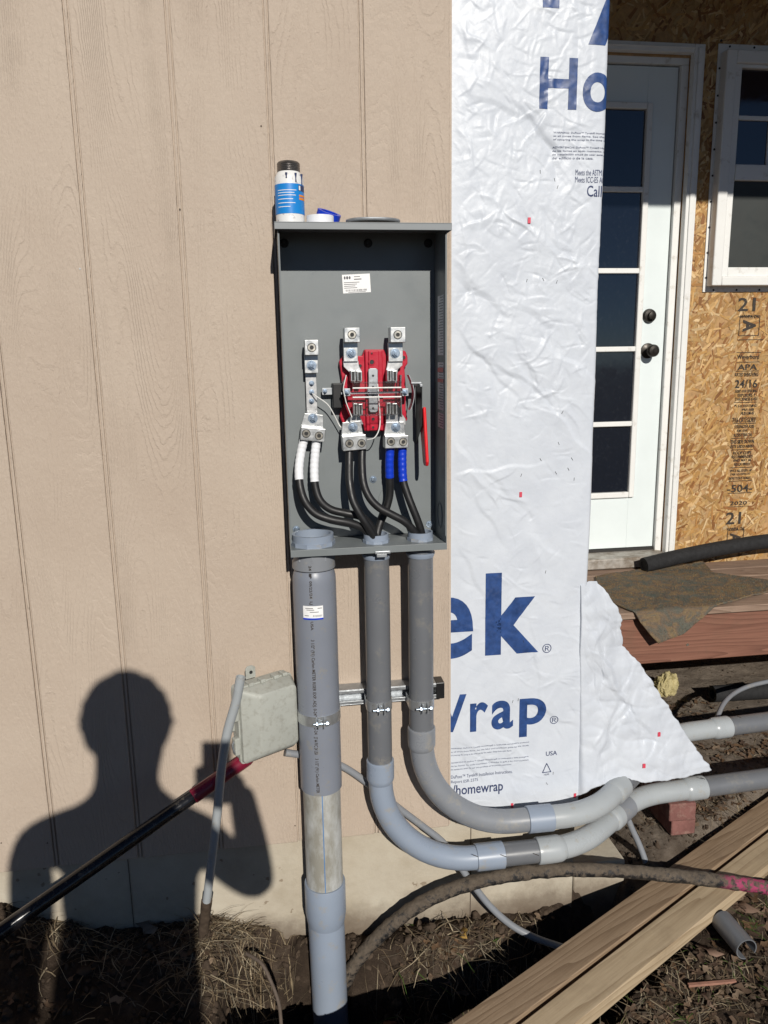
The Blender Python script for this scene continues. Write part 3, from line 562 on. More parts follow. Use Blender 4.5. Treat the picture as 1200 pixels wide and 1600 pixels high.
# ---- window at the right
YF = YW-.007; wl = at(1099, 440, YF).x; wt = at(1150, 69, YF).z; wb = at(1150, 456, YF).z; wr = wl+.95
win = MB().box((wl, YF, wb), (wr, YW-.003, wt)); win = win.build('window', 'trim', house, 40, .001); win['label'] = 'white double hung window with nailing fin'
for k in range(9):
    for z_ in (wb+.008, wt-.010): MB().cyl((wl+.05+k*.11, YF-.002, z_), (wl+.05+k*.11, YF+.001, z_), .0045, 8).build('nail_head', 'hole', win, 0)
for k in range(10): MB().cyl((wl+.010, YF-.002, wb+.06+k*.105), (wl+.010, YF+.001, wb+.06+k*.105), .0045, 8).build('nail_head', 'hole', win, 0)
YR = YW-.055; fl_ = at(1113, 440, YR).x; ft = at(1160, 77, YR).z; fb = at(1150, 446, YR).z; g_l = at(1137, 410, YR+.02).x; fr_ = wr-(fl_-wl); g_r = wr-(g_l-wl); g_t = at(1165, 104, YR).z; g_b = at(1160, 417, YR).z
ck0 = at(1165, 256, YR).z; ck1 = at(1165, 281, YR).z
wf = MB()
wf.box((fl_, YR, fb), (fl_+.045, YF+.002, ft)).box((fr_-.045, YR, fb), (fr_, YF+.002, ft)).box((fl_+.045, YR, ft-.05), (fr_-.045, YF+.002, ft)).box((fl_+.045, YR, fb), (fr_-.045, YF+.002, fb+.038))
wf.build('window_frame', 'trim', win, 40, .004)
ws_ = MB().box((fl_+.045, YR+.012, fb+.038), (g_l, YF, ft-.05)).box((g_r, YR+.012, fb+.038), (fr_-.045, YF, ft-.05)).box((g_l, YR+.014, g_t), (g_r, YF, ft-.05)).box((g_l, YR+.008, ck1), (g_r, YF, ck0)).box((g_l, YR+.014, fb+.038), (g_r, YF, g_b))
ws_.build('sash', 'trim', win, 40, .003)
z_ = at(1165, 181, YR).z
MB().box((g_l, YR+.026, z_-.009), (g_r, YR+.040, z_+.009)).build('muntin', 'trim', win, 40, .002)
x_ = g_l+.158; MB().box((x_-.009, YR+.027, ck0), (x_+.009, YR+.039, g_t)).build('muntin', 'trim', win, 40, .002)
MB().box((g_l, YR+.034, ck0), (g_r, YR+.0365, g_t)).build('pane', 'pane', win, 0)
MB().box((g_l, YR+.026, g_b), (g_r, YR+.0275, ck1)).build('insect_screen', 'screen', win, 0)

# ---- porch roof whose eave shades the top of the entry
zsh = at(1092, 306, YW-.03).z; EY = -.40; ez = zsh+(YW-.03-EY)*(-SUN.z/SUN.y)
MB().box((-2.6, EY, ez), (4.2, 1.75, ez+.02)).build('soffit', 'soffit', house, 0)
MB().box((-2.6, EY-.022, ez+.004), (4.2, EY-.001, ez+.17)).build('eave_fascia', 'trim', house, 0, .003)
MB().prism([(-2.65, EY-.06, ez+.165), (-2.65, 2.2, ez+1.1), (-2.65, 2.2, ez+1.13), (-2.65, EY-.06, ez+.195)], (6.9, 0, 0)).build('roof_slope', 'shingle', house, 0)
MB().box((-2.2, .13, TOP-.01), (.755, 1.7, ez)).build('upper_frame', 'osb', house, 0) if ez > TOP else None

# ================================================================== deck
deck = thing('porch_deck', 'low brown stained timber porch deck below the entry door', 'deck', (2.2, 1.1, 0))
DZ = .48; DX0, DX1 = .835, 3.6
y0 = .786
for k in range(5):
    d = y0+k*.1225; o = MB().box((DX0, d, DZ-.027+.001*(k % 2)), (DX1, d+.117, DZ+.001*((k*3) % 2))).build('deck_board', 'decktop', deck, 40, .004)
MB().box((DX0, .802, .262), (DX1, .840, DZ-.029)).build('rim_board', 'deck', deck, 40, .004)['label'] = 'reddish brown rim board along the deck front'
for x in (.95, 1.55, 2.15, 2.75, 3.35): MB().box((x-.019, .842, .27), (x+.019, 1.42, DZ-.031)).build('joist', 'deck', deck, 0)
for x in (2.45, 3.5): MB().box((x-.045, .85, -.2), (x+.045, .94, .268)).build('support_post', 'deck', deck, 40, .004)
for px, py in ((1074, 1007),): q = at(px, py, .802); MB().cyl((q.x, .7995, q.z), (q.x, .81, q.z), .0055, 12).build('screw_head', 'brass', deck, 30)

# ================================================================== meter enclosure
BX0, BX1, BD, BZ0, BZ1 = .029, .3895, -.130, 1.018, 1.722
box = thing('meter_enclosure', 'open grey steel meter socket enclosure mounted on the beige siding', 'meter box', (.21, -.005, BZ0))
YB = -.010
MB().box((BX0+.002, YB, BZ0+.003), (BX1-.002, -.001, BZ1)).build('back_panel', 'enam', box, 0)
for s_, x in ((1, BX0), (-1, BX1)):
    m_ = MB().box((x, BD, BZ0+.001), (x+s_*.0016, -.002, BZ1)).box((x+s_*.0016, BD, BZ0+.02), (x+s_*.0035, BD+.0016, BZ1-.02)); m_.build('side_panel', 'enam', box, 0, .0004)
m_ = MB().box((BX0-.006, BD-.012, BZ1), (BX1+.008, .0, BZ1+.0018)).box((BX0-.006, BD-.012, BZ1-.013), (BX1+.008, BD-.0104, BZ1)).box((BX0-.006, BD-.0104, BZ1-.013), (BX0-.0044, -.002, BZ1)).box((BX1+.0064, BD-.0104, BZ1-.013), (BX1+.008, -.002, BZ1))
m_.build('top_lid', 'enam_d', box, 0, .0006)
CB = Vector((.083, -.070, 0)); CM = Vector((.231, -.078, 0)); CR = Vector((.337, -.078, 0))
def plate_hole():                                     # bottom plate
    return MB().box((BX0, BD, BZ0), (BX1, -.002, BZ0+.0018)).box((BX0, BD-.0016, BZ0-.012), (BX1, BD, BZ0+.004))
plate_hole().build('bottom_plate', 'enam', box, 0, .0004)
q = at(598, 858, BD-.004); MB().box((q.x-.018, BD-.006, BZ0-.0135), (q.x+.018, BD-.0017, BZ0-.007)).box((q.x-.014, BD-.004, BZ0-.022), (q.x+.010, BD+.006, BZ0-.0135)).build('cover_latch', 'steel', box, 0, .001)
for px, py, r in ((444, 380, .010), (575, 380, .010), (669, 380, .010)):
    q = at(px, py, YB); lathe(MB(), (q.x, YB, q.z), [(0, r), (.003, r*.95), (.004, r*.6), (.008, r*.5)]).build('mounting_bolt', 'hole', box, 35)
for px, py in ((583, 749), (463, 827), (671, 819)):
    q = at(px, py, YB); o = lathe(MB(), (q.x, YB, q.z), [(0, .009), (.0018, .0085), (.002, .0055), (.006, .0045)]).build('mounting_bolt', 'zinc', box, 35)
q = at(618, 775, YB); o = MB().tube([(q.x+.042*math.cos(a), YB-.0004, q.z-.01+.042*math.sin(a)) for a in np.linspace(0, 2*math.pi, 40)], .0009, 6, False).build('knockout_ring', 'enam', box)
MB().tube([(BX1-.002, -.065+.024*math.cos(a), 1.075+.03*math.sin(a)) for a in np.linspace(0, 2*math.pi, 32)], .0016, 6, False).build('side_knockout', 'enam', box)
# stickers
def tilt(c, pts, a): return [(c[0]+x*math.cos(a)-z*math.sin(a), c[1], c[2]+x*math.sin(a)+z*math.cos(a)) for x, z in pts]
c = at(557, 443, YB); c = (c.x, YB-.0004, c.z); A = math.radians(2.6)
st = MB().prism(tilt(c, [(-.032, -.0205), (.032, -.0205), (.032, .0205), (-.032, .0205)], A), (0, .0003, 0)).build('rating_sticker', 'sticker', box, 0)
pr = MB(); c2 = (c[0], c[1]-.0004, c[2])
def bar(x0, x1, z0, z1): pr.prism(tilt(c2, [(x0, z0), (x1, z0), (x1, z1), (x0, z1)], A), (0, .0002, 0))
for k, z_ in enumerate((.003, -.001, -.005, -.009)): bar(-.029, -.029+(.036, .03, .026, .03)[k], z_-.0006, z_+.0006)
for k in range(26): bar(-.026+k*.0019, -.026+k*.0019+random.choice((.0006, .0011)), -.0165, -.0125)
bar(-.02, .02, -.019, -.018); bar(-.005, .009, .0145, .0158); bar(-.005, .012, .0085, .0105)
for x in (-.0262, -.0205, -.0148): pr.prism(tilt(c2, [(x+.0026*math.cos(t)*(1 if abs(x+.0205) < .001 else .8), .0135+.0036*math.sin(t)) for t in np.linspace(0, 2*math.pi, 12)[:-1]], A), (0, .0002, 0))
stuff(pr.build('sticker_print', 'stickerink', st, 0))
for py0, py1, m_ in ((462, 555, 'sticker'), (566, 640, 'sticker'), (645, 668, 'sticker')):
    a = at(692, py0, -.07); b = at(692, py1, -.07); s2 = MB().box((BX1-.0022, -.105, b.z), (BX1-.0018, -.045, a.z)).build('warning_sticker', m_, box, 0)
    p2 = MB(); n = int((a.z-b.z)/.006)
    for k in range(n): p2.box((BX1-.0026, -.10, a.z-.004-k*.006), (BX1-.0023, -.10+random.uniform(.02, .05), a.z-.0052-k*.006))
    stuff(p2.build('sticker_print', 'stickerink', s2, 0))
    if py0 == 566: MB().box((BX1-.0028, -.104, a.z-.022), (BX1-.0025, -.046, a.z-.012)).build('red_band', 'redlever', s2, 0); MB().box((BX1-.0028, -.104, a.z-.045), (BX1-.0025, -.046, a.z-.037)).build('red_band', 'redlever', s2, 0)

def setscrew(parent, px, py, yf, r=.0100):
    q = at(px, py, yf); o = lathe(MB(), (q.x, yf, q.z), [(-.0002, r), (.0003, r), (.00035, r*.84)], seg=24).build('screw_rim', 'hole', parent, 0)
    m_ = MB().hollow((q.x, yf-.0002, q.z), (q.x, yf-.0017, q.z), r*.84, r*.46, 20); o = m_.build('set_screw', 'brass', parent, 30)
    MB().cyl((q.x, yf-.0003, q.z), (q.x, yf-.0008, q.z), r*.47, 6).build('hex_socket', 'hole', parent, 0)
def hexbolt(parent, px, py, yf, r=.0075):
    q = at(px, py, yf-.006); m_ = MB(); lathe(m_, (q.x, yf, q.z), [(0, r*1.5), (.0016, r*1.45), (.0017, r*1.1)], seg=24); m_.prism(hexpts((q.x, yf-.0015, q.z), r, rot=.3), (0, -.0055, 0)); lathe(m_, (q.x, yf-.007, q.z), [(0, r*.55), (.004, r*.5)], seg=14); m_.build('bolt', 'zinc', parent, 30)
# neutral bus
nb = MB().pbox(478, 560, 495, 660, -.030, -.024).build('neutral_bus', 'tin', box, 0, .0006)
for py in (599, 613, 627): hexbolt(nb, 487, py, -.030, .0042)
MB().pbox(481, 590, 492, 600, -.0245, YB).pbox(481, 640, 492, 650, -.0245, YB).build('standoff', 'blackpl', nb, 0)
def lug(name_px, plate, bolt, screws, yf, parent=box):
    x0, y0, x1, y1 = name_px; o = MB().pbox(x0, y0, x1, y1, yf, yf+.034).build('lug', 'alu', parent, 0, .0012)
    p_ = MB().pbox(*plate, yf+.022, yf+.0335).build('tang', 'alu', o, 0, .0008) if plate else None
    if bolt: hexbolt(o, bolt[0], bolt[1], yf+.022)
    for sx, sy in screws: setscrew(o, sx, sy, yf)
    return o
lug((476, 531, 498, 555), (476, 555, 497, 583), (487, 571), [(487, 543)], -.072)
lug((538, 512, 562.5, 535), (537, 535, 559, 565), (549, 552), [(550, 523)], -.084)
lug((610, 511, 634, 535), (607, 535, 629.5, 565), (618, 552), [(621.5, 523)], -.084)
def tiltlug(c_px, w, h, yf, rot, screws, plate_h, bolt):
    q = at(*c_px, yf); o = MB(); R_ = lambda x, z: (q.x+x*math.cos(rot)-z*math.sin(rot), q.z+x*math.sin(rot)+z*math.cos(rot))
    cor = [R_(-w/2, -h/2), R_(w/2, -h/2), R_(w/2, h/2), R_(-w/2, h/2)]; o.prism([(x, yf, z) for x, z in cor], (0, .036, 0)); o = o.build('lug', 'alu', box, 0, .0012)
    pc = [R_(-w/2, h/2), R_(w*.42, h/2), R_(w*.36, h/2+plate_h), R_(-w*.40, h/2+plate_h)]
    MB().prism([(x, yf+.016, z) for x, z in pc], (0, .012, 0)).build('tang', 'alu', o, 0, .0008)
    hexbolt(o, bolt[0], bolt[1], yf+.016)
    for sx, sy in screws: setscrew(o, sx, sy, yf, .0098)
tiltlug((489, 679), .056, .030, -.070, -.12, [(478.5, 677.5), (498.5, 681)], .030, (489, 654))
tiltlug((554, 692), .055, .034, -.078, .06, [(546, 693), (565, 692.5)], .030, (552, 668))
tiltlug((620, 690.5), .055, .029, -.078, .0, [(611, 690), (630, 690.5)], .030, (619, 668))
# red moulded meter base
mbs = thing_ = MB()
outl = [(570, 546), (600, 546), (604, 556), (626, 556), (629, 547), (634, 549), (637, 558), (637, 568), (632, 575), (634, 600), (634, 640), (637, 655), (632, 661), (603, 661), (600, 674), (570, 674), (567, 661), (536, 663), (531, 650), (536, 630), (534, 590), (530, 565), (536, 556), (566, 556)]
mbs.prism([at(x, y, -.034) for x, y in outl], (0, .022, 0)); rb = mbs.build('meter_base', 'redbase', box, 0, .0022); rb['label'] = 'red moulded meter socket base with jaws'
MB().pbox(571.5, 547.5, 598.5, 673, -.046, -.0335).build('centre_spine', 'redbase', rb, 0, .002)
MB().pbox(577, 548, 593, 672.5, -.051, -.0455).build('spine_ridge', 'redbase', rb, 0, .0015)
for px, py, r in ((581, 566, .0055), (581, 552, .002), (583, 655, .004), (583, 668, .003), (564, 572, .004), (596, 571, .004), (632.5, 559, .0045)):
    q = at(px, py, -.052); lathe(MB(), (q.x, -.0335 if px in (564, 596, 632.5) else -.0505, q.z), [(0, r*1.5), (.002, r*1.4), (.0021, r), (.0005, r*.9)], seg=16).build('boss', 'redbase', rb, 30); MB().cyl((q.x, -.0517 if px not in (564, 596, 632.5) else -.0362, q.z), (q.x, -.05 if px not in (564, 596, 632.5) else -.035, q.z), r*.85, 12).build('screw_hole', 'hole', rb, 0)
MB().prism([at(x, y, -.062) for x, y in ((575.5, 578), (578, 575.5), (588, 575.5), (590.5, 578), (590.5, 604), (593, 607), (593, 615), (591, 618), (591, 641), (588, 644.5), (579, 644.5), (576.5, 641), (576, 618), (574, 615), (574, 607), (576, 604))], (0, .008, 0)).build('centre_strap', 'steel', rb, 0, .0012)
for py in (587, 604.5, 618, 638): q = at(583, py, -.063); lathe(MB(), (q.x, -.062, q.z), [(0, .0026), (.0012, .0022)], seg=10).build('rivet', 'hole', rb, 0)
# bus bars with their necks
for pts in ([(536, 564), (560, 564), (561, 572), (565, 579), (565, 598), (548, 598), (547, 583), (537, 573)], [(606, 564), (629, 564), (629, 571), (622, 577), (620, 598), (603, 598), (603, 579), (605, 571)], [(552, 630), (567, 630), (563, 652), (568, 663), (537, 663), (543, 655), (550, 648)], [(603, 630), (621, 630), (628, 646), (634, 655), (634, 664), (603, 664)]):
    MB().prism([at(x, y, -.056) for x, y in pts], (0, .006, 0)).build('bus_bar', 'tin', rb, 0, .0008)
for x0, x1, y0, y1 in ((548, 556, 579, 596), (558, 566, 580, 596), (605, 612, 578, 596), (613, 621, 579, 596), (552, 559, 630, 649), (560, 567, 631, 649), (604, 611, 629, 648), (613, 621, 630, 648)):
    o = MB().pbox(x0, y0, x1, y1, -.082, -.055).build('jaw', 'alu', rb, 0, .0015)
    MB().pbox(x0+1.8, y0+1.5, x1-1.8, y1-1.5, -.0826, -.070).build('jaw_slot', 'hole', o, 0)
for py in (598.5, 606.5, 621, 629.5, 648.5):
    a = at(551, py, -.094); b = at(627, py-1, -.094); MB().tube([a, b], .0016, 8).build('cover_edge', 'white_pl' if py in (606.5, 621) else 'clear', rb, 40)
MB().pbox(551, 596, 628, 650, -.0935, -.092).build('clear_shield', 'clear', rb, 0)
for xs, sgn in (((541, 536, 541, 550), -1), ((627, 626, 627, 628), 1)):
    pts = [at(x, y, -.09) for x, y in zip(np.interp(np.linspace(0, 1, 12), [0, .33, .66, 1], xs), np.linspace(586, 652, 12))]; n = len(pts); m_ = MB()
    for k in range(n-1): m_.prism([pts[k], pts[k]+Vector((0, .05, 0)), pts[k+1]+Vector((0, .05, 0)), pts[k+1]], (.0012, 0, 0))
    m_.build('side_shield', 'clear', rb, 0)
    MB().tube(pts, .0011, 6).build('shield_rim', 'white_pl' if sgn < 0 else 'tin', rb)
pts = [at(x, y, -.078) for x, y in smoothpath([(639, 586, 0), (645, 602, 0), (647, 616, 0), (645, 630, 0), (641, 641, 0)], 4) and [(p.x, p.y) for p in smoothpath([(639, 586, 0), (645, 602, 0), (647, 616, 0), (645, 630, 0), (641, 641, 0)], 4)]]
m_ = MB()
for k in range(len(pts)-1): m_.prism([pts[k], pts[k]+Vector((0, .03, 0)), pts[k+1]+Vector((0, .03, 0)), pts[k+1]], (.0014, 0, 0))
m_.build('spring_blade', 'steel', rb, 0)
MB().pbox(503, 606, 524, 617, -.032, -.029).build('bracket', 'steel', rb, 0, .001); hexbolt(rb, 508, 611.5, -.032, .0036)
MB().pbox(520, 599, 536, 638, -.046, -.012).build('link_block', 'blackpl', rb, 0, .002)
for px in (542.5, 633.5): MB().pbox(px-5, 607, px+5, 619, -.075, -.06).build('pivot_plate', 'steel', rb, 0, .001); hexbolt(rb, px, 613, -.075, .0045)
MB().pbox(533, 612, 636, 615, -.074, -.071).build('link_rod', 'steel', rb, 0)
# bypass lever standing edge-on at the right
xh = at(660, 640, -.10).x
MB().box((xh-.004, -.095, at(660, 600, -.09).z-.006), (xh+.002, -.010, at(660, 600, -.09).z)).box((xh-.022, -.082, at(650, 597, -.08).z-.004), (xh+.002, -.060, at(650, 597, -.08).z)).build('lever_bracket', 'steel', box, 0, .0008)
za, zb2, zc = at(660, 600, -.09).z-.006, at(662, 652, -.09).z, at(669, 724, -.10).z
MB().prism([(xh, -.092, za), (xh, -.020, za), (xh, -.014, zb2-.07), (xh, -.088, zb2-.02)], (.0016, 0, 0)).build('lever_plate', 'blackpl', box, 0)
MB().prism([(xh+.0025, -.094, za-.045), (xh+.0025, -.040, za-.06), (xh+.006, -.070, zc-.002), (xh+.006, -.080, zc-.008), (xh+.006, -.104, zc-.006), (xh+.006, -.109, zc+.004)], (.0075, 0, 0)).build('bypass_lever', 'redlever', box, 0, .003)['label'] = 'long red bypass lever'
# thin white wires
MB().tube(smoothpath([at(488, 615, -.038), at(497, 621, -.05), at(512, 632, -.05), at(522, 648, -.045), at(530, 664, -.04), at(537, 672, -.05)], 6), .0013, 8).build('sense_wire', 'wirew', box)
MB().tube(smoothpath([at(590, 600, -.064), at(592, 625, -.07), at(594, 655, -.07), at(592, 672, -.075), at(585, 684, -.078), at(574, 687, -.07)], 6), .0013, 8).build('sense_wire', 'wirew', box)

# ================================================================== cables
def cable(label, pxs, tape=None, group='cables inside the meter enclosure', r=.0092):
    pts = [at(x, y, Yd) for x, y, Yd in pxs]; path = smoothpath(pts, 9); root = thing('cable', label, 'cable', tuple(path[-1]), group)
    MB().tube(path, r, 16).build('jacket', 'cable', root)
    if tape:
        y1, mt = tape; z1 = at(pxs[0][0], y1, -.06).z; seg = [p for p in path if p.z > z1 and p.z < path[0].z]; mm = MB(); n = len(seg)
        pp = []; rr = []
        for k in range(n-1):
            for j in range(3): pp.append(seg[k].lerp(seg[k+1], j/3)); rr.append(r+.0009+.0004*((len(pp)//4) % 2))
        mm.tube(pp, rr, 16).build('tape_wrap', mt, root, 50)
cable('outer of the two white taped black cables, nearest the left wall of the box', [(475.5, 684, -.052), (470, 708, -.056), (467, 735, -.066), (469.5, 763, -.078), (478, 786, -.086), (494, 803, -.090), (518, 812, -.092), (545, 817, -.090), (568, 826, -.086), (579, 842, -.082), (582, 880, -.078)], (750, 'whitetape'))
cable('inner of the two white taped black cables, right of the outer one', [(495, 686, -.052), (492.5, 708, -.055), (491, 735, -.060), (493, 762, -.066), (501, 783, -.072), (517, 796, -.074), (540, 802, -.074), (563, 807, -.074), (578, 820, -.072), (585, 840, -.070), (586, 880, -.070)], (754, 'whitetape'))
cable('left plain black cable below the left phase lug', [(546, 698, -.058), (545.5, 725, -.070), (546, 752, -.085), (551, 780, -.098), (561, 801, -.104), (573, 820, -.104), (584, 838, -.098), (589, 855, -.090), (590, 885, -.086)])
cable('right plain black cable curving from the left phase lug to the far conduit', [(566, 698, -.058), (565.5, 725, -.068), (568, 755, -.080), (577, 777, -.088), (592, 793, -.092), (612, 804, -.094), (632, 815, -.094), (646, 829, -.090), (653, 845, -.084), (655, 885, -.080)])
cable('left of the two blue taped cables, bending behind into the middle conduit', [(610, 696, -.056), (608.5, 722, -.054), (609, 750, -.050), (609, 773, -.046), (603, 796, -.046), (595, 815, -.050), (590, 832, -.060), (588, 850, -.066), (588, 885, -.066)], (751, 'bluetape'))
cable('right of the two blue taped cables, dropping into the right conduit', [(629, 696, -.056), (628.5, 722, -.058), (630, 750, -.062), (636, 771, -.068), (644, 792, -.074), (652, 812, -.076), (658, 830, -.074), (661, 850, -.070), (661, 885, -.068)], (753, 'bluetape'))

# ================================================================== conduits
def run(root, path, parts, name_default='pipe'):
    def find(spec, start=0):
        ax, val = spec; i0 = 'xyz'.index(ax)
        for i in range(start, len(path)-1):
            a, b = path[i][i0], path[i+1][i0]
            if (a-val)*(b-val) <= 0 and a != b: return i, path[i].lerp(path[i+1], (val-a)/(b-a))
        return (0, path[0]) if start == 0 and abs(path[0][i0]-val) < abs(path[-1][i0]-val) else (len(path)-1, path[-1])
    for nm, s0, s1, r, mt, kind in parts:
        i, p0 = find(s0); j, p1 = find(s1, i); pts = [p0]+path[i+1:j+1]+[p1]; pts = [p for k, p in enumerate(pts) if k == 0 or (p-pts[k-1]).length > 1e-4]
        d = []
        for k in range(len(pts)): d.append(0 if k == 0 else d[-1]+(pts[k]-pts[k-1]).length)
        L = d[-1]
        def res(s):
            for k in range(len(pts)-1):
                if d[k+1] >= s: return pts[k].lerp(pts[k+1], (s-d[k])/max(1e-9, d[k+1]-d[k]))
            return pts[-1]
        if kind == 'bell' or kind == 'bell_r':          # rounded lip at one end, shoulder at the other
            q = [0, .0015, .004, L-.014, L-.007, L]; rr = [r-.0022, r-.0004, r, r, r-.002, r-.0055]
            if kind == 'bell_r': q = [0, .007, .014, L-.004, L-.0015, L]; rr = rr[::-1]
            q2 = sorted(set(q+list(np.linspace(0, L, 8)))); MB().tube([res(s) for s in q2], list(np.interp(q2, q, rr)), 32).build(nm, mt, root, 35)
        elif kind == 'sleeve':
            q = [0, .0012, L-.0012, L]; q2 = sorted(set(q+list(np.linspace(0, L, 6)))); MB().tube([res(s) for s in q2], list(np.interp(q2, q, [r-.0015, r, r, r-.0015])), 32).build(nm, mt, root, 35)
        else: MB().tube(pts, r, 32).build(nm, mt, root, 35)
def ztop(px, py, c): return at(px, py, c.y).z
RP = .0302
# hubs above the plate
def hub(root, c, r, ri, h, mt):
    MB().hollow((c.x, c.y, BZ0+.0019), (c.x, c.y, BZ0+h), r, ri, 36).build('hub_ring', mt, root, 30); m_ = MB()
    m_.hollow((c.x, c.y, BZ0+.0019), (c.x, c.y, BZ0+h*.42), r*1.075, r*.98, 10); m_.build('lock_nut', mt, root, 25)
# left: large expansion fitting
cl = thing('expansion_conduit', 'thick grey expansion conduit with a scuffed pale inner pipe entering the soil', 'conduit', (CB.x, CB.y, -.35), 'conduits below the meter enclosure')
hub(cl, CB, .0485, .0415, .028, 'pvc_b')
R1 = .0500; zc = BZ0-.012
m_ = lathe(MB(), (CB.x, CB.y, zc), [(0, .046), (.0005, .050), (.040, .0505), (.042, .0485), (.043, .046)], (0, 0, -1), 40); m_.build('collar', 'pvc_m', cl, 35)
for k in range(10):
    a = 2*math.pi*k/10+.2; x, y = CB.x+.0505*math.cos(a), CB.y+.0505*math.sin(a); MB().box((x-.0018, y-.0012, zc-.018), (x+.0018, y+.0012, zc-.002)).build('collar_rib', 'pvc_m', cl, 0)
zs0 = zc-.043; zs1 = at(500, 1243, CB.y-.045).z; lathe(MB(), (CB.x, CB.y, zs0), [(0, .044), (.006, .0475), (.018, .0505), (.03, .0512), (zs0-zs1-.001, .0512), (zs0-zs1, .050), (zs0-zs1+.0005, .0465)], (0, 0, -1), 44).build('outer_sleeve', 'pvc_s', cl, 35)
zi = at(505, 1398, CB.y-.045).z; MB().cyl((CB.x, CB.y, zs1+.02), (CB.x, CB.y, zi-.03), .0468, 40).build('inner_pipe', 'pvc_w', cl, 35)
q = at(506, 1320, CB.y-.046); a = math.asin((q.x-CB.x)/.0468); MB().box((CB.x+.0468*math.sin(a)-.0011, CB.y-.0468*math.cos(a)-.0004, zi-.01), (CB.x+.0468*math.sin(a)+.0011, CB.y-.0468*math.cos(a)+.002, zs1-.001)).build('blue_stripe', 'blueline', cl, 0)
zbel = at(508, 1452, CB.y-.045).z; m_ = lathe(MB(), (CB.x, CB.y, zi+.006), [(.03, .0468), (0, .0470), (-.0002, .0515), (.002, .0525), (zi+.006-zbel-.02, .0525), (zi+.006-zbel, .0498), (zi+.006-zbel+.012, .0472)], (0, 0, -1), 44); m_.build('bell_coupling', 'pvc_b', cl, 35)
MB().tube([(CB.x, CB.y, zbel-.005), (CB.x+.002, CB.y, -.25), (CB.x+.008, CB.y-.01, -.50)], [.0470, .0468, .0468], 40).build('lower_pipe', 'pvc_b', cl, 35)
# print and sticker on the sleeve, curved to it
def cyl_text(bm, c, r, parent, name, mt, vertical=True):
    # glyph x runs down the pipe, glyph y runs round it
    for v in bm.verts: z_, a = v.co.x, v.co.y/r; v.co = Vector((c.x+r*math.sin(a), c.y-r*math.cos(a), z_))
    return stuff(bm_build(bm, name, mt, parent))
tot = bmesh.new()
for body, ya, yb, h in (('3 1/2" (91) Carlon METER RISER EXP. ADJ. 0-24"  8P  7-2-24', 1000, 1148, .0105), ('24  8P  09/22/24  LJ  EI   24 USA', 884, 985, .0085), ('27 44 PVC 24 USA', 1152, 1180, .0095), ('3 1/2" (91) Carlon METER', 1186, 1240, .0105)):
    bm = text_pts(text_mesh(body, .1, .002, res=2)); za_, zb_2 = at(487, ya, CB.y-.05).z, at(490, yb, CB.y-.05).z; fit_text(bm, 0, za_-zb_2, -h/2-.0125, h/2-.0125)
    for v in bm.verts: v.co.x = za_-v.co.x
    merge_bm(tot, bm)
cyl_text(tot, CB, .0516, cl, 'pipe_print', 'black_ink')
def cyl_patch(c, r, a0, a1, z0, z1, name, mt, parent):
    n = 10; m_ = MB(); vs_ = []; 
    for k in range(n+1):
        a = a0+(a1-a0)*k/n; vs_ += [(c.x+r*math.sin(a), c.y-r*math.cos(a), z0), (c.x+r*math.sin(a), c.y-r*math.cos(a), z1)]
    return m_.add(vs_, [(2*k, 2*k+2, 2*k+3, 2*k+1) for k in range(n)]).build(name, mt, parent, 60)
zt1, zt2 = at(488, 947, CB.y-.05).z, at(488, 968.5, CB.y-.05).z
stk = cyl_patch(CB, .0522, -.62, .30, zt2, zt1, 'pipe_sticker', 'sticker', cl); cyl_patch(CB, .0524, -.62, .30, zt2, zt2+.004, 'sticker_band', 'bluetape', stk)
for k in range(16): cyl_patch(CB, .0524, -.16+k*.026, -.16+k*.026+random.choice((.008, .014)), zt2+.007, zt2+.012, 'barcode_bar', 'stickerink', stk)
for a0, a1, dz in ((-.5, -.15, .027), (.05, .25, .027), (-.45, -.1, .023), (-.3, .1, .018), (-.55, -.35, .009)): cyl_patch(CB, .0524, a0, a1, zt2+dz, zt2+dz+.0016, 'sticker_line', 'stickerink', stk)
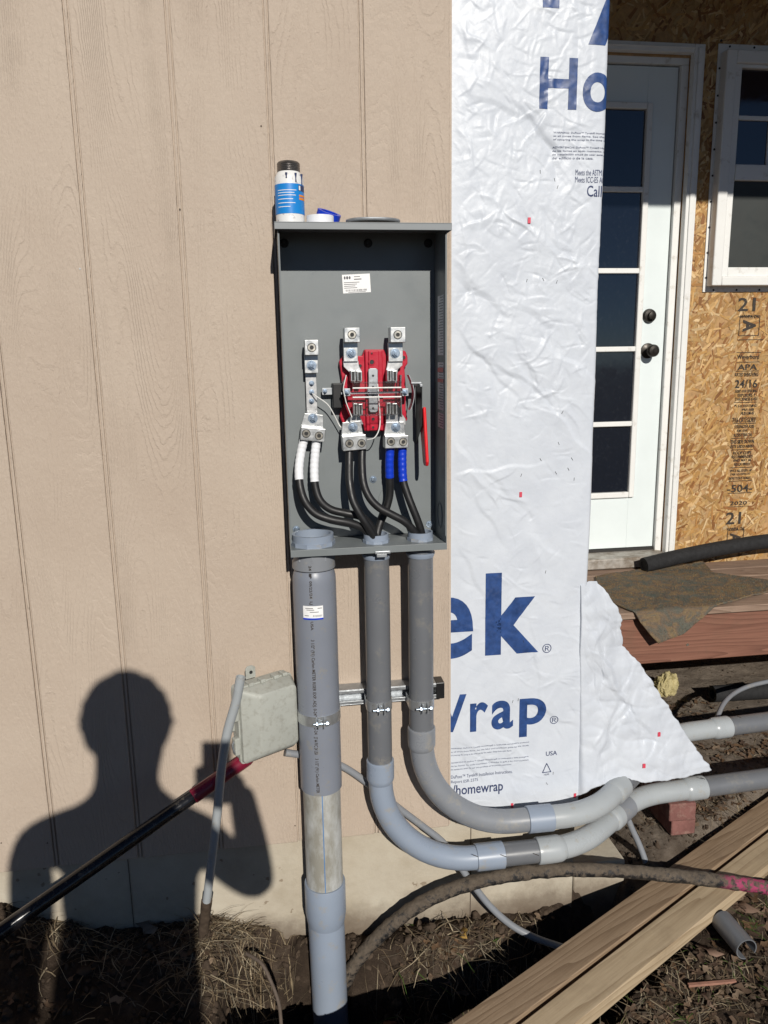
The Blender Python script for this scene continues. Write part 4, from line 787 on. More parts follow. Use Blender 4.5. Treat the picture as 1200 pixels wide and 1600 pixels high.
# middle conduit
ZM, ZR = .154, .250
cm = thing('conduit', 'middle grey conduit with a blue-grey elbow sweeping low along the foundation', 'conduit', (CM.x, CM.y, ZM), 'conduits below the meter enclosure')
pm = fillet([(CM.x, CM.y, BZ0-.01), (CM.x, CM.y, ZM), (.765, CM.y-.002, ZM), (1.03, .118, ZM), (3.2, .235, ZM)], [.245, .28, .25])
hub(cm, CM, .0295, .0255, .022, 'pvc_b')
lathe(MB(), (CM.x, CM.y, BZ0-.025), [(0, .0300), (.0006, .0345), (.004, .0345), (.012, .0315), (.0125, .0302)], (0, 0, -1), 36).build('bell_end', 'pvc_b', cm, 35)
e0, e1 = ztop(594, 1186, CM), ztop(594, 1222, CM); xx = lambda px, py, y=-.08: at(px, py, y).x
run(cm, pm, [('pipe', ('z', BZ0-.02), ('z', e0-.004), RP, 'pvc_d', ''), ('bell', ('z', e0), ('z', e1), RP+.0045, 'pvc_b', 'bell'), ('elbow', ('z', e1+.003), ('x', xx(744, 1338)), RP+.0002, 'pvc_b', ''), ('coupling', ('x', xx(743, 1338)), ('x', xx(786, 1338)), RP+.0042, 'pvc_b', 'sleeve'), ('pipe', ('x', xx(785, 1338)), ('x', xx(839, 1336)), RP, 'pvc_d', ''), ('bell', ('x', xx(838, 1336)), ('x', xx(880, 1333)), RP+.0045, 'pvc_l', 'bell'), ('elbow', ('x', xx(879, 1333)), ('x', .905), RP+.0002, 'pvc_l', ''), ('bell', ('x', .890), ('x', .925), RP+.0045, 'pvc_l', 'bell_r'), ('pipe', ('x', .92), ('x', .975), RP+.0032, 'pvc_m', 'sleeve'), ('elbow', ('x', .955), ('x', 1.185), RP+.0002, 'pvc_l', ''), ('bell', ('x', 1.175), ('x', 1.245), RP+.0045, 'pvc_l', 'bell_r'), ('pipe', ('x', 1.24), ('x', 3.19), RP, 'pvc_d', '')])
cr_ = thing('conduit', 'right grey conduit whose elbow turns just below the wrap and passes behind the loose flap', 'conduit', (CR.x, CR.y, ZR), 'conduits below the meter enclosure')
prr = fillet([(CR.x, CR.y, BZ0-.01), (CR.x, CR.y, ZR), (.80, CR.y-.004, ZR), (1.22, .285, ZR), (3.2, .43, ZR)], [.245, .25, .22])
hub(cr_, CR, .0295, .0255, .022, 'pvc_b')
lathe(MB(), (CR.x, CR.y, BZ0-.027), [(0, .0300), (.0006, .0345), (.004, .0345), (.012, .0315), (.0125, .0302)], (0, 0, -1), 36).build('bell_end', 'pvc_b', cr_, 35)
e0, e1 = ztop(659, 1135, CR), ztop(659, 1170, CR)
run(cr_, prr, [('pipe', ('z', BZ0-.02), ('z', e0-.004), RP, 'pvc_d', ''), ('bell', ('z', e0), ('z', e1), RP+.0045, 'pvc_m', 'bell'), ('elbow', ('z', e1+.003), ('x', xx(824, 1279)), RP+.0002, 'pvc_m', ''), ('coupling', ('x', xx(823, 1279)), ('x', xx(862, 1279)), RP+.0042, 'pvc_b', 'sleeve'), ('elbow', ('x', xx(861, 1279)), ('x', .90), RP+.0002, 'pvc_l', ''), ('bell', ('x', .885), ('x', .932), RP+.0045, 'pvc_l', 'bell_r'), ('pipe', ('x', .928), ('x', 1.17), RP, 'pvc_d', ''), ('elbow', ('x', 1.165), ('x', 1.37), RP+.0002, 'pvc_l', ''), ('bell', ('x', 1.36), ('x', 1.425), RP+.0045, 'pvc_l', 'bell_r'), ('pipe', ('x', 1.42), ('x', 3.19), RP, 'pvc_d', '')])
for c0, px, py in ((cm, 743, 1337), (cm, 787, 1337), (cm, 838, 1335), (cm, 1098, 1216), (cr_, 987, 1225), (cr_, 1155, 1120)):
    q = at(px, py, -.112 if px < 900 else (.02 if px < 990 else (.11 if px < 1100 else .26))); MB().tube([q+Vector((-.007, 0, .003)), q+Vector((.007, 0, -.004))], .0009, 5).build('marker_tick', 'black_ink', c0)

# ---- strut channel and pipe clamps
za_ = at(560, 1077, -.041).z; zb3 = za_-.041; x0, x1 = .052, at(692, 1090, -.04).x
strut = thing('strut_channel', 'short galvanised slotted strut channel screwed to the siding behind the conduits', 'strut', (.2, -.001, (za_+zb3)/2))
MB().box((x0, -.041, za_-.0022), (x1, -.001, za_)).box((x0, -.041, zb3), (x1, -.001, zb3+.0022)).box((x0, -.0412, za_-.0105), (x1, -.039, za_-.002)).box((x0, -.0412, zb3+.002), (x1, -.039, zb3+.0105)).build('channel', 'steel', strut, 0, .0006)
xk = x0
while xk < x1:                                       # web with slots
    xe = min(xk+.022, x1); MB().box((xk, -.0035, zb3+.0022), (xe, -.0012, za_-.0022)).build('web_plate', 'steel', strut, 0); MB().box((xe, -.0034, zb3+.0022), (min(xe+.028, x1), -.0012, zb3+.0135)).box((xe, -.0034, za_-.0135), (min(xe+.028, x1), -.0012, za_-.0022)).build('web_edge', 'steel', strut, 0); xk = xe+.028
MB().box((x1-.018, -.0425, zb3-.0015), (x1+.004, -.0015, za_+.0015)).build('end_cap', 'blackpl', strut, 0, .002)
def clamp(label, c, r, z_, s_=1):
    root = thing('pipe_clamp', label, 'clamp', (c.x, c.y, z_), 'strut clamps round the conduits'); h = .026
    MB().hollow((c.x, c.y, z_-h/2), (c.x, c.y, z_+h/2), r+.0018, r+.0002, 40).build('strap', 'strapsteel', root, 30)
    for x in (-.0065, .0065): MB().prism([(c.x+x, c.y-r-.001, z_-h/2), (c.x+x, c.y-r-.018, z_-h/2+.003), (c.x+x, c.y-r-.018, z_+h/2-.003), (c.x+x, c.y-r-.001, z_+h/2)], (.0018, 0, 0)).build('ear', 'steel', root, 0)
    m_ = MB(); y_ = c.y-r-.010; m_.tube([(c.x-.020*s_, y_, z_), (c.x+.017*s_, y_, z_)], .0026, 10); m_.build('bolt', 'zinc', root)
    for x in (-.0105, .0135): MB().add(*((lambda a: (a.v, a.f))(MB().prism([(c.x+x, y_+.0058*math.cos(t), z_+.0058*math.sin(t)) for t in np.linspace(0, 2*math.pi, 7)[:-1]], (.0045, 0, 0))))).build('hex_nut', 'zinc', root, 0)
    m2 = MB()
    for s2 in (-1, 1): m2.box((c.x+s2*(r+.0005)-.0011, c.y, z_-h/2), (c.x+s2*(r+.0005)+.0011, -.038, z_+h/2))
    m2.build('strap_leg', 'strapsteel', root, 0)
clamp('wide galvanised clamp round the thick expansion conduit', CB, .0512, at(500, 1128, CB.y-.05).z, -1)
clamp('narrow galvanised clamp round the middle conduit', CM, RP, at(593, 1107, CM.y-.03).z)
clamp('narrow galvanised clamp round the right conduit, beside the black end cap', CR, RP, at(659, 1105, CR.y-.03).z)

# ================================================================== things on top of the enclosure
LT = BZ1+.0019
q = at(453.5, 336, -.085); cx_, cy_ = q.x, -.085
can = thing('cement_can', 'small dripped cement can with a sky blue label and ridged metal cap', 'can', (cx_, cy_, LT), None)
zt_ = at(453, 274, cy_).z-LT; rC = .0305; H_ = at(453, 258, cy_).z-LT
lathe(MB(), (cx_, cy_, LT+.0002), [(0, rC-.003), (.002, rC), (zt_*.93, rC), (zt_, rC-.004), (zt_+.004, .024), (zt_+.006, .022)], (0, 0, 1), 36).build('can_body', 'canwhite', can, 35)
z0l, z1l = at(455, 333, cy_-rC).z, at(455, 286, cy_-rC).z
MB().hollow((cx_, cy_, z0l), (cx_, cy_, z1l), rC+.0005, rC, 40).build('can_label', 'canblue', can, 35)
prof = [(0, .0235)]
for k in range(5): prof += [(.002+k*.0034, .0245), (.0036+k*.0034, .0232)]
prof += [(H_-zt_-.003, .0238), (H_-zt_, .0215)]
lathe(MB(), (cx_, cy_, LT+zt_+.005), prof, (0, 0, 1), 30).build('screw_cap', 'canmetal', can, 20)
lb = bpy.data.objects[can.children[1].name]
for a0, a1, py0, py1, mt in ((.62, 1.35, 288, 297, 'smallink'), (.66, .8, 289, 296, 'sticker'), (.66, 1.35, 303, 306, 'orange'), (.66, 1.35, 307.5, 311, 'orange'), (-.9, .45, 296, 297, 'sticker'), (-.9, .3, 300, 301, 'sticker'), (-.9, .4, 304, 305, 'sticker'), (-.9, .2, 310, 311, 'sticker'), (-.9, .35, 316, 317, 'sticker'), (-.9, .0, 322, 323, 'sticker')):
    cyl_patch(Vector((cx_, cy_, 0)), rC+.0008, a0, a1, at(455, py1, cy_-rC).z, at(455, py0, cy_-rC).z, 'label_print', mt, lb)
for a, l in ((-.2, .006), (.45, .013), (1.0, .018)):
    x, y = cx_+(rC+.0002)*math.sin(a), cy_-(rC+.0002)*math.cos(a); MB().tube([(x, y, LT+zt_*.99), (x, y, LT+zt_*.95-l*.5), (x, y, LT+zt_*.95-l)], [.0026, .0012, .0017], 8).build('dried_drip', 'smallink', can)
q = at(500, 338, -.095); o = tag(MB().hollow((q.x, -.095, LT+.0003), (q.x, -.095, LT+.0185), .029, .0195, 40).build('tape_roll', 'whitetape', None, 30, 0, (q.x, -.095, LT)), 'white tape roll lying flat on the enclosure top beside the can', 'tape roll', 'tape rolls on the enclosure')
q = at(513, 327, -.055); ax = Vector((.28, -.30, .91)).normalized(); c0 = Vector((q.x, -.050, LT+.0265)); tag(MB().hollow(c0-ax*.009, c0+ax*.009, .0265, .0185, 40).build('tape_roll', 'bluetape', None, 30, 0, c0), 'blue tape roll tilted up behind the white roll', 'tape roll', 'tape rolls on the enclosure')
q = at(584, 341, -.10); m_ = MB().tube([(q.x+.056*math.cos(a), -.088+.035*math.sin(a), LT+.0105) for a in np.linspace(0, 2*math.pi, 48)], .0036, 8, False); m_.add([(q.x+.05*math.cos(a), -.088+.03*math.sin(a), LT+.0085) for a in np.linspace(0, 2*math.pi, 33)[:-1]], [list(range(32))]); tag(m_.build('sealing_ring', 'steel', None, 40, 0, (q.x, -.075, LT)), 'flat metal meter ring lying on the enclosure top', 'ring')

# ================================================================== telecom box left of the conduit
th = math.radians(30); nF = Vector((math.sin(th), -math.cos(th), 0)); eR = Vector((math.cos(th), math.sin(th), 0)); eZ = Vector((0, 0, 1))
o0 = at(390, 1207, -.150); zt_ = at(390, 1085, -.150).z; hB = zt_-o0.z; wB = .150; dB = .067
def tb(u, v, d): return o0+eR*u+eZ*v-nF*(dB-d)       # u right, v up, d out from the back
tel = thing('utility_box', 'weathered pale grey utility junction box hanging askew left of the thick conduit', 'junction box', tuple(tb(wB/2, 0, 0)))
def loft(secs, n=5):                                  # rounded rectangles stacked along d: (u0,u1,v0,v1,rad,d)
    m_ = MB(); vs_ = []
    for u0, u1, v0, v1, rd, d in secs:
        for cu, cv, a0 in ((u1-rd, v1-rd, 0), (u0+rd, v1-rd, 90), (u0+rd, v0+rd, 180), (u1-rd, v0+rd, 270)):
            for k in range(n): a = math.radians(a0+90*k/(n-1)); vs_.append(tb(cu+rd*math.cos(a), cv+rd*math.sin(a), d))
    N = 4*n; fs = [(s*N+k, s*N+(k+1) % N, (s+1)*N+(k+1) % N, (s+1)*N+k) for s in range(len(secs)-1) for k in range(N)]
    return m_.add(vs_, fs+[list(range(N-1, -1, -1)), [(len(secs)-1)*N+k for k in range(N)]])
loft([(.004, wB-.004, .004, hB-.004, .008, -.012), (.004, wB-.004, .004, hB-.004, .008, .016)]).build('back_shell', 'telecom', tel, 40)
loft([(0, wB, 0, hB, .010, .0165), (0, wB, 0, hB, .010, .024), (.003, wB-.002, .003, hB-.003, .010, .0245), (.004, wB-.003, .004, hB-.004, .010, .034), (.034, wB-.012, .026, hB-.014, .012, .0635), (.040, wB-.017, .033, hB-.020, .012, .0665)]).build('lid', 'telecom', tel, 32)
for v in (hB*.70, hB*.26):
    p = [tb(-.014, v-.022, .012), tb(.001, v-.022, .012), tb(.001, v+.022, .012), tb(-.014, v+.022, .012)]; MB().prism(p, nF*.018).build('latch', 'telecom', tel, 0, .003)
for u_ in (.030, .062, .098, .122): p = [tb(u_, hB-.003, .010), tb(u_+.013, hB-.003, .010), tb(u_+.013, hB+.006, .010), tb(u_, hB+.006, .010)]; MB().prism(p, nF*.022).build('hinge_knuckle', 'telecom', tel, 0, .002)
p = [tb(.042, hB, -.010), tb(.068, hB, -.010), tb(.068, hB+.026, -.010), tb(.060, hB+.032, -.010), tb(.047, hB+.032, -.010), tb(.042, hB+.026, -.010)]; tab = MB().prism(p, nF*.004).build('mounting_tab', 'telecom', tel, 0, .001); c = tb(.055, hB+.016, -.0055); MB().cyl(c, c+nF*.0012, .0042, 14).build('tab_hole', 'hole', tab, 0)
p = [tb(-.020, hB*.40, -.004), tb(.002, hB*.40, -.004), tb(.002, hB*.56, -.004), tb(-.020, hB*.52, -.004)]; MB().prism(p, nF*.004).build('side_tab', 'telecom', tel, 0, .001)
MB().tube(smoothpath([tb(-.006, hB*.36, .02), tb(-.018, hB*.30, .024), tb(-.016, hB*.20, .028), tb(-.008, hB*.16, .02)], 6), .0022, 8).build('hasp_loop', 'steel', tel)
p = [tb(wB-.05, -.004, -.01), tb(wB+.006, -.004, -.01), tb(wB+.006, .012, -.01), tb(wB-.05, .012, -.01)]; MB().prism(p, nF*.02).build('cable_port', 'telecom', tel, 0, .002)

# ---- thin conduit stub leaning in front of it
pts = smoothpath([at(x, y, d) for x, y, d in ((376, 1058, -.176), (369, 1095, -.170), (355, 1145, -.160), (346, 1200, -.150), (340, 1265, -.135), (332, 1335, -.115), (324, 1400, -.090), (318, 1452, -.062), (314, 1500, -.04))], 8)
sc_ = thing('conduit_stub', 'thin pale conduit stub leaning out of the soil before the utility box', 'conduit', tuple(pts[-1]))
MB().tube(pts, .0107, 18, False).build('stub_pipe', 'pvc_l', sc_, 40); d0 = (pts[0]-pts[1]).normalized()
MB().hollow(pts[0]-d0*.03, pts[0]+d0*.0004, .0108, .0088, 18).build('cut_end', 'pvc_l', sc_, 30); MB().cyl(pts[0]-d0*.031, pts[0]-d0*.028, .0100, 14).build('bore', 'hole', sc_, 0)
ml = [p for p in pts if p.z < at(322, 1402, -.08).z]; MB().tube(ml, [.0118+.003*random.random() for _ in ml], 14, True).build('mud_crust', 'clod', sc_, 60)

# ---- leaning tool pole
a, b, c = at(-60, 1499, -.36), at(303, 1243.5, -.125), at(394, 1190, -.060); c = b+(b-a).normalized()*((c-b).length)
pl = thing('tool_pole', 'long black tool pole with a crimson end leaning up behind the utility box', 'pole', tuple(a))
MB().tube([a, b], [.0165, .0160], 24).build('shaft', 'polebk', pl, 40); MB().tube([b-(c-b).normalized()*.004, b, b.lerp(c, .95), c], [.0162, .0182, .0182, .016], 24).build('grip', 'polered', pl, 40)

# ---- thin grey flexible tubes
def tube_thing(name, label, cat, pxs, r, mt, group=None, seg=14, n=8):
    pts = smoothpath([at(x, y, d) for x, y, d in pxs], n); return tag(MB().tube(pts, r, seg).build(name, mt, None, 50, 0, pts[-1]), label, cat, group), pts
tube_thing('grey_tubing', 'thin grey tubing running behind the conduits down into the trench', 'tubing', [(446, 1176, -.035), (480, 1181, -.028), (515, 1189, -.022), (545, 1203, -.020), (580, 1228, -.020), (625, 1264, -.020), (662, 1292, -.022), (692, 1316, -.026), (714, 1346, -.034), (736, 1378, -.045), (766, 1416, -.055), (800, 1446, -.070), (838, 1466, -.09), (872, 1478, -.12), (905, 1490, -.16), (930, 1515, -.2)], .0092, 'pvc_m', 'thin grey tubes')
tube_thing('grey_tubing', 'short thin grey tubing dropping between conduits and planks', 'tubing', [(960, 1235, .12), (975, 1265, .10), (987, 1294, .088), (998, 1318, .075), (1007, 1342, .060), (1012, 1362, .045), (1016, 1400, .03)], .0090, 'pvc_m', 'thin grey tubes')
tube_thing('grey_tubing', 'thin grey tubing looping over the black foam tube under the deck', 'tubing', [(1116, 1140, .50), (1122, 1118, .56), (1131, 1099, .63), (1146, 1084, .70), (1168, 1073, .76), (1195, 1066, .80), (1230, 1060, .84)], .0088, 'pvc_m', 'thin grey tubes')

# ---- muddy black pipe arching over the planks
pts = smoothpath([at(x, y, d) for x, y, d in ((528, 1565, -.045), (550, 1513, -.048), (585, 1470, -.050), (640, 1423, -.054), (705, 1390, -.060), (780, 1370, -.068), (860, 1360, -.078), (950, 1360, -.092), (1040, 1367, -.106), (1120, 1376, -.120), (1210, 1389, -.135), (1330, 1412, -.15))], 14)
m_ = MB(); rr = [.0185+.0016*float(perlin(np.array(k*.35), np.array(.5), 3)) for k in range(len(pts))]; m_.tube(pts, rr, 26)
for i, v in enumerate(m_.v):
    k = i//26; c_ = pts[min(k, len(pts)-1)]; dd = v-c_; nz = float(perlin(np.array(v.x*60), np.array((v.z+v.y)*60), 8)); m_.v[i] = c_+dd*(1+.10*nz+(.10 if dd.z > 0 else 0)*max(0, float(perlin(np.array(v.x*22), np.array(v.z*22), 18))))
mp_ = tag(m_.build('muddy_pipe', 'mudpipe', None, 60, 0, (.35, -.1, -.08)), 'mud caked black plastic pipe arching over the planks, pink paint at its right end', 'pipe')

# ---- planks
PA = Vector((.3405, -.411, 0)); pd = Vector((.8722, .4892, 0)); pn = Vector((pd.y, -pd.x, 0)); PZ = -.005
def plank(label, off, wd, L0, L1, mt, dz=0):
    L = L1-L0; m_ = MB().box((-L/2, -wd/2, -.037), (L/2, wd/2, 0)); o = m_.build('plank', mt, None, 40, .0022)
    c_ = PA+pd*((L0+L1)/2)+pn*(off+wd/2); o.location = (c_.x, c_.y, PZ+dz); o.rotation_euler = (0, 0, math.atan2(pd.y, pd.x)); return tag(o, label, 'plank', 'planks bridging the trench')
plank('rear weathered plank of the pair bridging the trench, closer to the house', 0, .0815, -.62, 2.3, 'plank')
plank('front paler plank of the pair bridging the trench, nearer the viewer', .0935, .0765, -.75, 1.75, 'plank2', -.003)

# ---- bricks under the conduit
for z0, z1, dx, dy, lab in ((.008, .064, .008, .010, 'lower red brick resting on the dirt under the conduit'), (.065, .122, 0, 0, 'upper red brick wedged between lower brick and conduit')):
    a = at(1045+dx*600, 1290, .105+dy); m_ = MB().box((-.0, 0, 0), (.083-dx*.6, .19, z1-z0)); o = m_.build('brick', 'brick', None, 40, .004); o.location = (a.x, .105+dy, z0); o.rotation_euler = (0, 0, math.radians(-3+dx*500)); tag(o, lab, 'brick', 'bricks propping the conduit')

# ---- split pipe offcut, lath, root
a = atz(1127, 1444, -.055); b = atz(1166, 1490, -.055); d = (b-a).normalized(); L = (b-a).length; sv = d.cross(eZ).normalized(); m_ = MB(); N = 22; vs_ = []
for r_ in (.0285, .0258):
    for e in (0, L):
        for k in range(N+1): t = math.radians(-60+k*300/N-30); vs_.append(a+d*e+(sv*math.cos(t)+eZ*math.sin(t))*r_+eZ*.012)
q_ = N+1; fs = []
for k in range(N): fs += [(k, k+1, q_+k+1, q_+k), (2*q_+k+1, 2*q_+k, 3*q_+k, 3*q_+k+1), (k+1, k, 2*q_+k, 2*q_+k+1), (q_+k, q_+k+1, 3*q_+k+1, 3*q_+k)]
fs += [(0, q_, 3*q_, 2*q_), (N, 2*q_+N, 3*q_+N, q_+N)]
tag(m_.add(vs_, fs).build('pipe_offcut', 'pvc_d', None, 40, 0, a), 'short split offcut of grey pipe on the dirt by the planks', 'pipe offcut')
a = atz(1075, 1541, -.098); b = atz(1150, 1535, -.095); d = (b-a).normalized(); s_ = d.cross(eZ)*.0048; tag(MB().prism([a-s_, a+s_, b+s_*.8, b-s_*1.1], (0, 0, .006)).build('lath_scrap', 'wood_stick', None, 0, .001, a), 'thin reddish lath scrap lying on the dirt', 'stick')
pts = smoothpath([Vector((p.x, p.y, max(p.z, float(gz(p.x, p.y))+.006))) for p in (atz(385, 1490, -.05), atz(408, 1505, -.05), atz(424, 1535, -.08), atz(436, 1570, -.12), atz(440, 1610, -.16))], 6); tag(MB().tube(pts, [.0045]*len(pts), 8).build('root', 'root', None, 50, 0, pts[-1]), 'bare brown root curling from the bank left of the thick conduit', 'root')

# ================================================================== things on and under the deck
pts = smoothpath([at(1006, 883, 1.275), at(1060, 870, 1.30), at(1130, 856, 1.33), at(1215, 844, 1.355), at(1330, 838, 1.37)], 8)
ft = thing('foam_tube', 'black foam pipe insulation tube lying across the deck below the window', 'foam tube', tuple(pts[0]), 'black foam tubes'); d0 = (pts[0]-pts[1]).normalized()
MB().tube(pts[1:], .0335, 26, False).build('sleeve', 'foam', ft, 50); MB().hollow(pts[1], pts[0], .0335, .020, 26).build('cut_end', 'foam', ft, 35); MB().cyl(pts[1]-d0*.001, pts[1]+d0*.02, .0202, 20).build('bore', 'foamhole', ft, 0)
y_ = .80
pts = [Vector((at(1112, 1082, y_).x, y_, .055)), Vector((at(1160, 1078, y_).x, y_+.01, .055)), Vector((at(1300, 1070, y_).x, y_+.05, .055))]
a = atz(1113, 1084, .05); b = atz(1215, 1078, .05); pts = [a, a.lerp(b, .3), b, b+(b-a)*1.5]
f2 = thing('foam_tube', 'shorter lit black foam tube on the ground in the gap under the deck', 'foam tube', tuple(pts[0]), 'black foam tubes'); d0 = (pts[0]-pts[1]).normalized()
MB().tube(pts[1:], .034, 26, False).build('sleeve', 'foam', f2, 50); MB().hollow(pts[1], pts[0], .034, .021, 26).build('cut_end', 'foam', f2, 35); MB().cyl(pts[1]-d0*.001, pts[1]+d0*.02, .0212, 20).build('bore', 'foamhole', f2, 0)
# carpet scrap draped over the front edge
poly = [(930, 902), (962, 897), (1003, 891), (1050, 885), (1097, 879.5), (1108, 889), (1114, 897), (1140, 900), (1170, 903), (1205, 910), (1225, 917), (1200, 926), (1165, 934), (1135, 943), (1118, 951), (1096, 968), (1060, 992), (1022, 1006), (1010, 992), (998, 975), (980, 953), (962, 945), (945, 936), (933, 920)]
EDGE = .786; pw = []
for x, y in poly:
    p = atz(x, y, DZ+.004)
    if p.y < EDGE: q = at(x, y, EDGE-.012); pw.append((q.x, EDGE-(DZ+.004-q.z)))
    else: pw.append((p.x, p.y))
bm = bmesh.new(); f_ = bm.faces.new([bm.verts.new((x, y, 0)) for x, y in pw]); bmesh.ops.triangulate(bm, faces=[f_])
for ax in (0, 1):
    lo, hi = min(v.co[ax] for v in bm.verts), max(v.co[ax] for v in bm.verts)
    for k in range(1, int((hi-lo)/.012)+1):
        co = [0, 0, 0]; co[ax] = lo+k*.012; no = [0, 0, 0]; no[ax] = 1; bmesh.ops.bisect_plane(bm, geom=bm.verts[:]+bm.edges[:]+bm.faces[:], plane_co=co, plane_no=no, dist=1e-6)
cc = Vector((pw[2][0], 1.0, DZ))
for v in bm.verts:
    x, y = v.co.x, v.co.y; w_ = .007*float(perlin(np.array(x*9), np.array(y*9), 51))+.003*float(perlin(np.array(x*30), np.array(y*30), 52))
    s_ = EDGE-y; r_ = .012
    if s_ <= 0: P_ = Vector((x, y, DZ+.006+max(0, w_)))
    else:
        t = min(s_/r_, 1.35); ex = max(0, s_-1.35*r_); P_ = Vector((x, EDGE-r_*math.sin(t)-ex*.28-max(0, w_), DZ+.006-r_*(1-math.cos(t))-ex*.96))
    v.co = P_-cc
me = bpy.data.meshes.new('carpet_scrap'); bmesh.ops.recalc_face_normals(bm, faces=bm.faces); fcs = list(bm.faces); fa = np.array([f_.calc_area() for f_ in fcs]); pick = rng.choice(len(fcs), 15000, p=fa/fa.sum()); pv, pf, pcl = [], [], []
cpal = [(.10, .15, .13), (.14, .16, .14), (.20, .16, .12), (.30, .17, .09), (.40, .27, .11), (.24, .16, .10), (.12, .11, .10)]
for fi in pick:
    f_ = fcs[fi]; ws__ = rng.dirichlet([1]*len(f_.verts)); p = sum((v.co*w__ for v, w__ in zip(f_.verts, ws__)), Vector()); nm = f_.normal if (f_.normal.z > 0 or (abs(f_.normal.z) < .5 and f_.normal.y < 0)) else -f_.normal
    g_ = float(perlin(np.array(p.x*17), np.array((p.y+p.z)*17), 81))+.5*float(perlin(np.array(p.x*48), np.array((p.y+p.z)*48), 82)); c_ = cpal[int(max(0, min(6, 3.2+g_*5+random.gauss(0, .7))))]; f2_ = random.uniform(.6, 1.2)
    d_ = Vector((random.gauss(0, .5), random.gauss(0, .5), random.gauss(0, .4)))+nm*.9; e = p+nm*.002+d_.normalized()*random.uniform(.004, .008); s_ = d_.cross(nm).normalized()*.0011 if d_.cross(nm).length > 1e-4 else Vector((.001, 0, 0)); i0 = len(pv); pv += [tuple(p-s_), tuple(p+s_), tuple(e)]; pf.append((i0, i0+1, i0+2)); pcl += [(c_[0]*f2_, c_[1]*f2_, c_[2]*f2_, 1)]*3
bm.to_mesh(me); bm.free(); o = fin(me, 'carpet_scrap', 'carpet', None, 60, 0, cc); so_ = o.modifiers.new('thick', 'SOLIDIFY'); so_.thickness = .006; so_.offset = 0; me = bpy.data.meshes.new('pile'); me.from_pydata(pv, [], pf); ca_ = me.color_attributes.new('tint', 'FLOAT_COLOR', 'POINT'); ca_.data.foreach_set('color', np.array(pcl, float).ravel()); stuff(fin(me, 'carpet_pile', 'pilemat', o, 0, 0, cc)); tag(o, 'mottled green and rust carpet scrap drooping over the deck edge', 'carpet')
# yellow insulation tuft
c = atz(1040, 1072, .045); bm = bmesh.new(); bmesh.ops.create_icosphere(bm, subdivisions=5, radius=1)
for v in bm.verts:
    p = v.co.copy(); n_ = 1+.22*float(fbm(np.array(p.x*2.2+p.z), np.array(p.y*2.2-p.z), 3, 61))+.10*float(perlin(np.array(p.x*9+3), np.array(p.z*9+p.y*4), 62)); v.co = Vector((p.x*.046*n_, p.y*.042*n_, p.z*.060*n_+.01*p.x*0)); v.co.rotate(Quaternion((0, 1, 0), .5))
me = bpy.data.meshes.new('x'); bm.to_mesh(me); bm.free(); wl_ = thing('insulation_tuft', 'clump of yellow glass wool insulation under the deck edge', 'insulation', tuple(c)); fin(me, 'wool_core', 'wool', wl_, 60, 0, c)
vs_ = []; fs = []; cs = []
for k in range(1500):
    n_ = Vector((random.gauss(0, 1), random.gauss(0, 1), random.gauss(0, 1))).normalized(); p = Vector((n_.x*.045, n_.y*.041, n_.z*.058)); p.rotate(Quaternion((0, 1, 0), .5)); t = Vector((random.gauss(0, 1), random.gauss(0, 1), random.gauss(0, 1))).normalized(); e = p+(n_*.6+t)*random.uniform(.003, .010); s_ = t.cross(n_).normalized()*.0007; i0 = len(vs_); vs_ += [p-s_, p+s_, e]; fs.append((i0, i0+1, i0+2)); col = random.uniform(.75, 1.15); cs += [(.46*col, .39*col, .16*col, 1)]*3
me = bpy.data.meshes.new('y'); me.from_pydata(vs_, [], fs); ca_ = me.color_attributes.new('tint', 'FLOAT_COLOR', 'POINT'); ca_.data.foreach_set('color', np.array(cs, float).ravel()); stuff(fin(me, 'wool_fibres', 'fibre', wl_, 0, 0, c))
# concrete footing stub at the corner
tag(MB().box((.800, .03, -.5), (.955, .22, .012)).build('footing_block', 'concrete', None, 40, .006, (.87, .12, -.4)), 'pale concrete footing block at the house corner', 'footing')

# ================================================================== loose cover on the soil
def tintmesh(name, vs_, fs, cs, mt, label, cat):
    me = bpy.data.meshes.new(name); me.from_pydata(vs_, [], fs); ca_ = me.color_attributes.new('tint', 'FLOAT_COLOR', 'POINT'); ca_.data.foreach_set('color', np.array(cs, float).ravel()); o = fin(me, name, mt, None, 60); o['label'] = label; o['category'] = cat; return stuff(o)
def free(x, y):                                       # keep cover off the house footprint
    return not (y > .010 and x < .80)
gv, gf, gc = [], [], []
def blade(x, y, L, w_, az, lift, curl, col):
    z = float(gz(x, y))+.002; p = Vector((x, y, z)); d = Vector((math.cos(az), math.sin(az), lift)).normalized(); n = 5; i0 = len(gv)
    for k in range(n+1):
        t = k/n; s_ = Vector((-math.sin(az), math.cos(az), random.uniform(-.3, .3))).normalized()*w_*(1-t*.75); zmin = float(gz(p.x, p.y))+.0015
        if p.z < zmin: p.z = zmin
        if not free(p.x, p.y): p.y = .008
        gv.append(tuple(p-s_)); gv.append(tuple(p+s_)); gc.append(col); gc.append(col); d = (d+Vector((random.gauss(0, .14)+curl*math.sin(az), random.gauss(0, .14)-curl*math.cos(az), -.28*random.random()))).normalized(); p = p+d*(L/n)
    for k in range(n): gf.append((i0+2*k, i0+2*k+1, i0+2*k+3, i0+2*k+2))
straw = [(.30, .235, .15), (.22, .165, .10), (.16, .115, .072), (.46, .38, .26), (.11, .08, .052), (.20, .17, .125)]
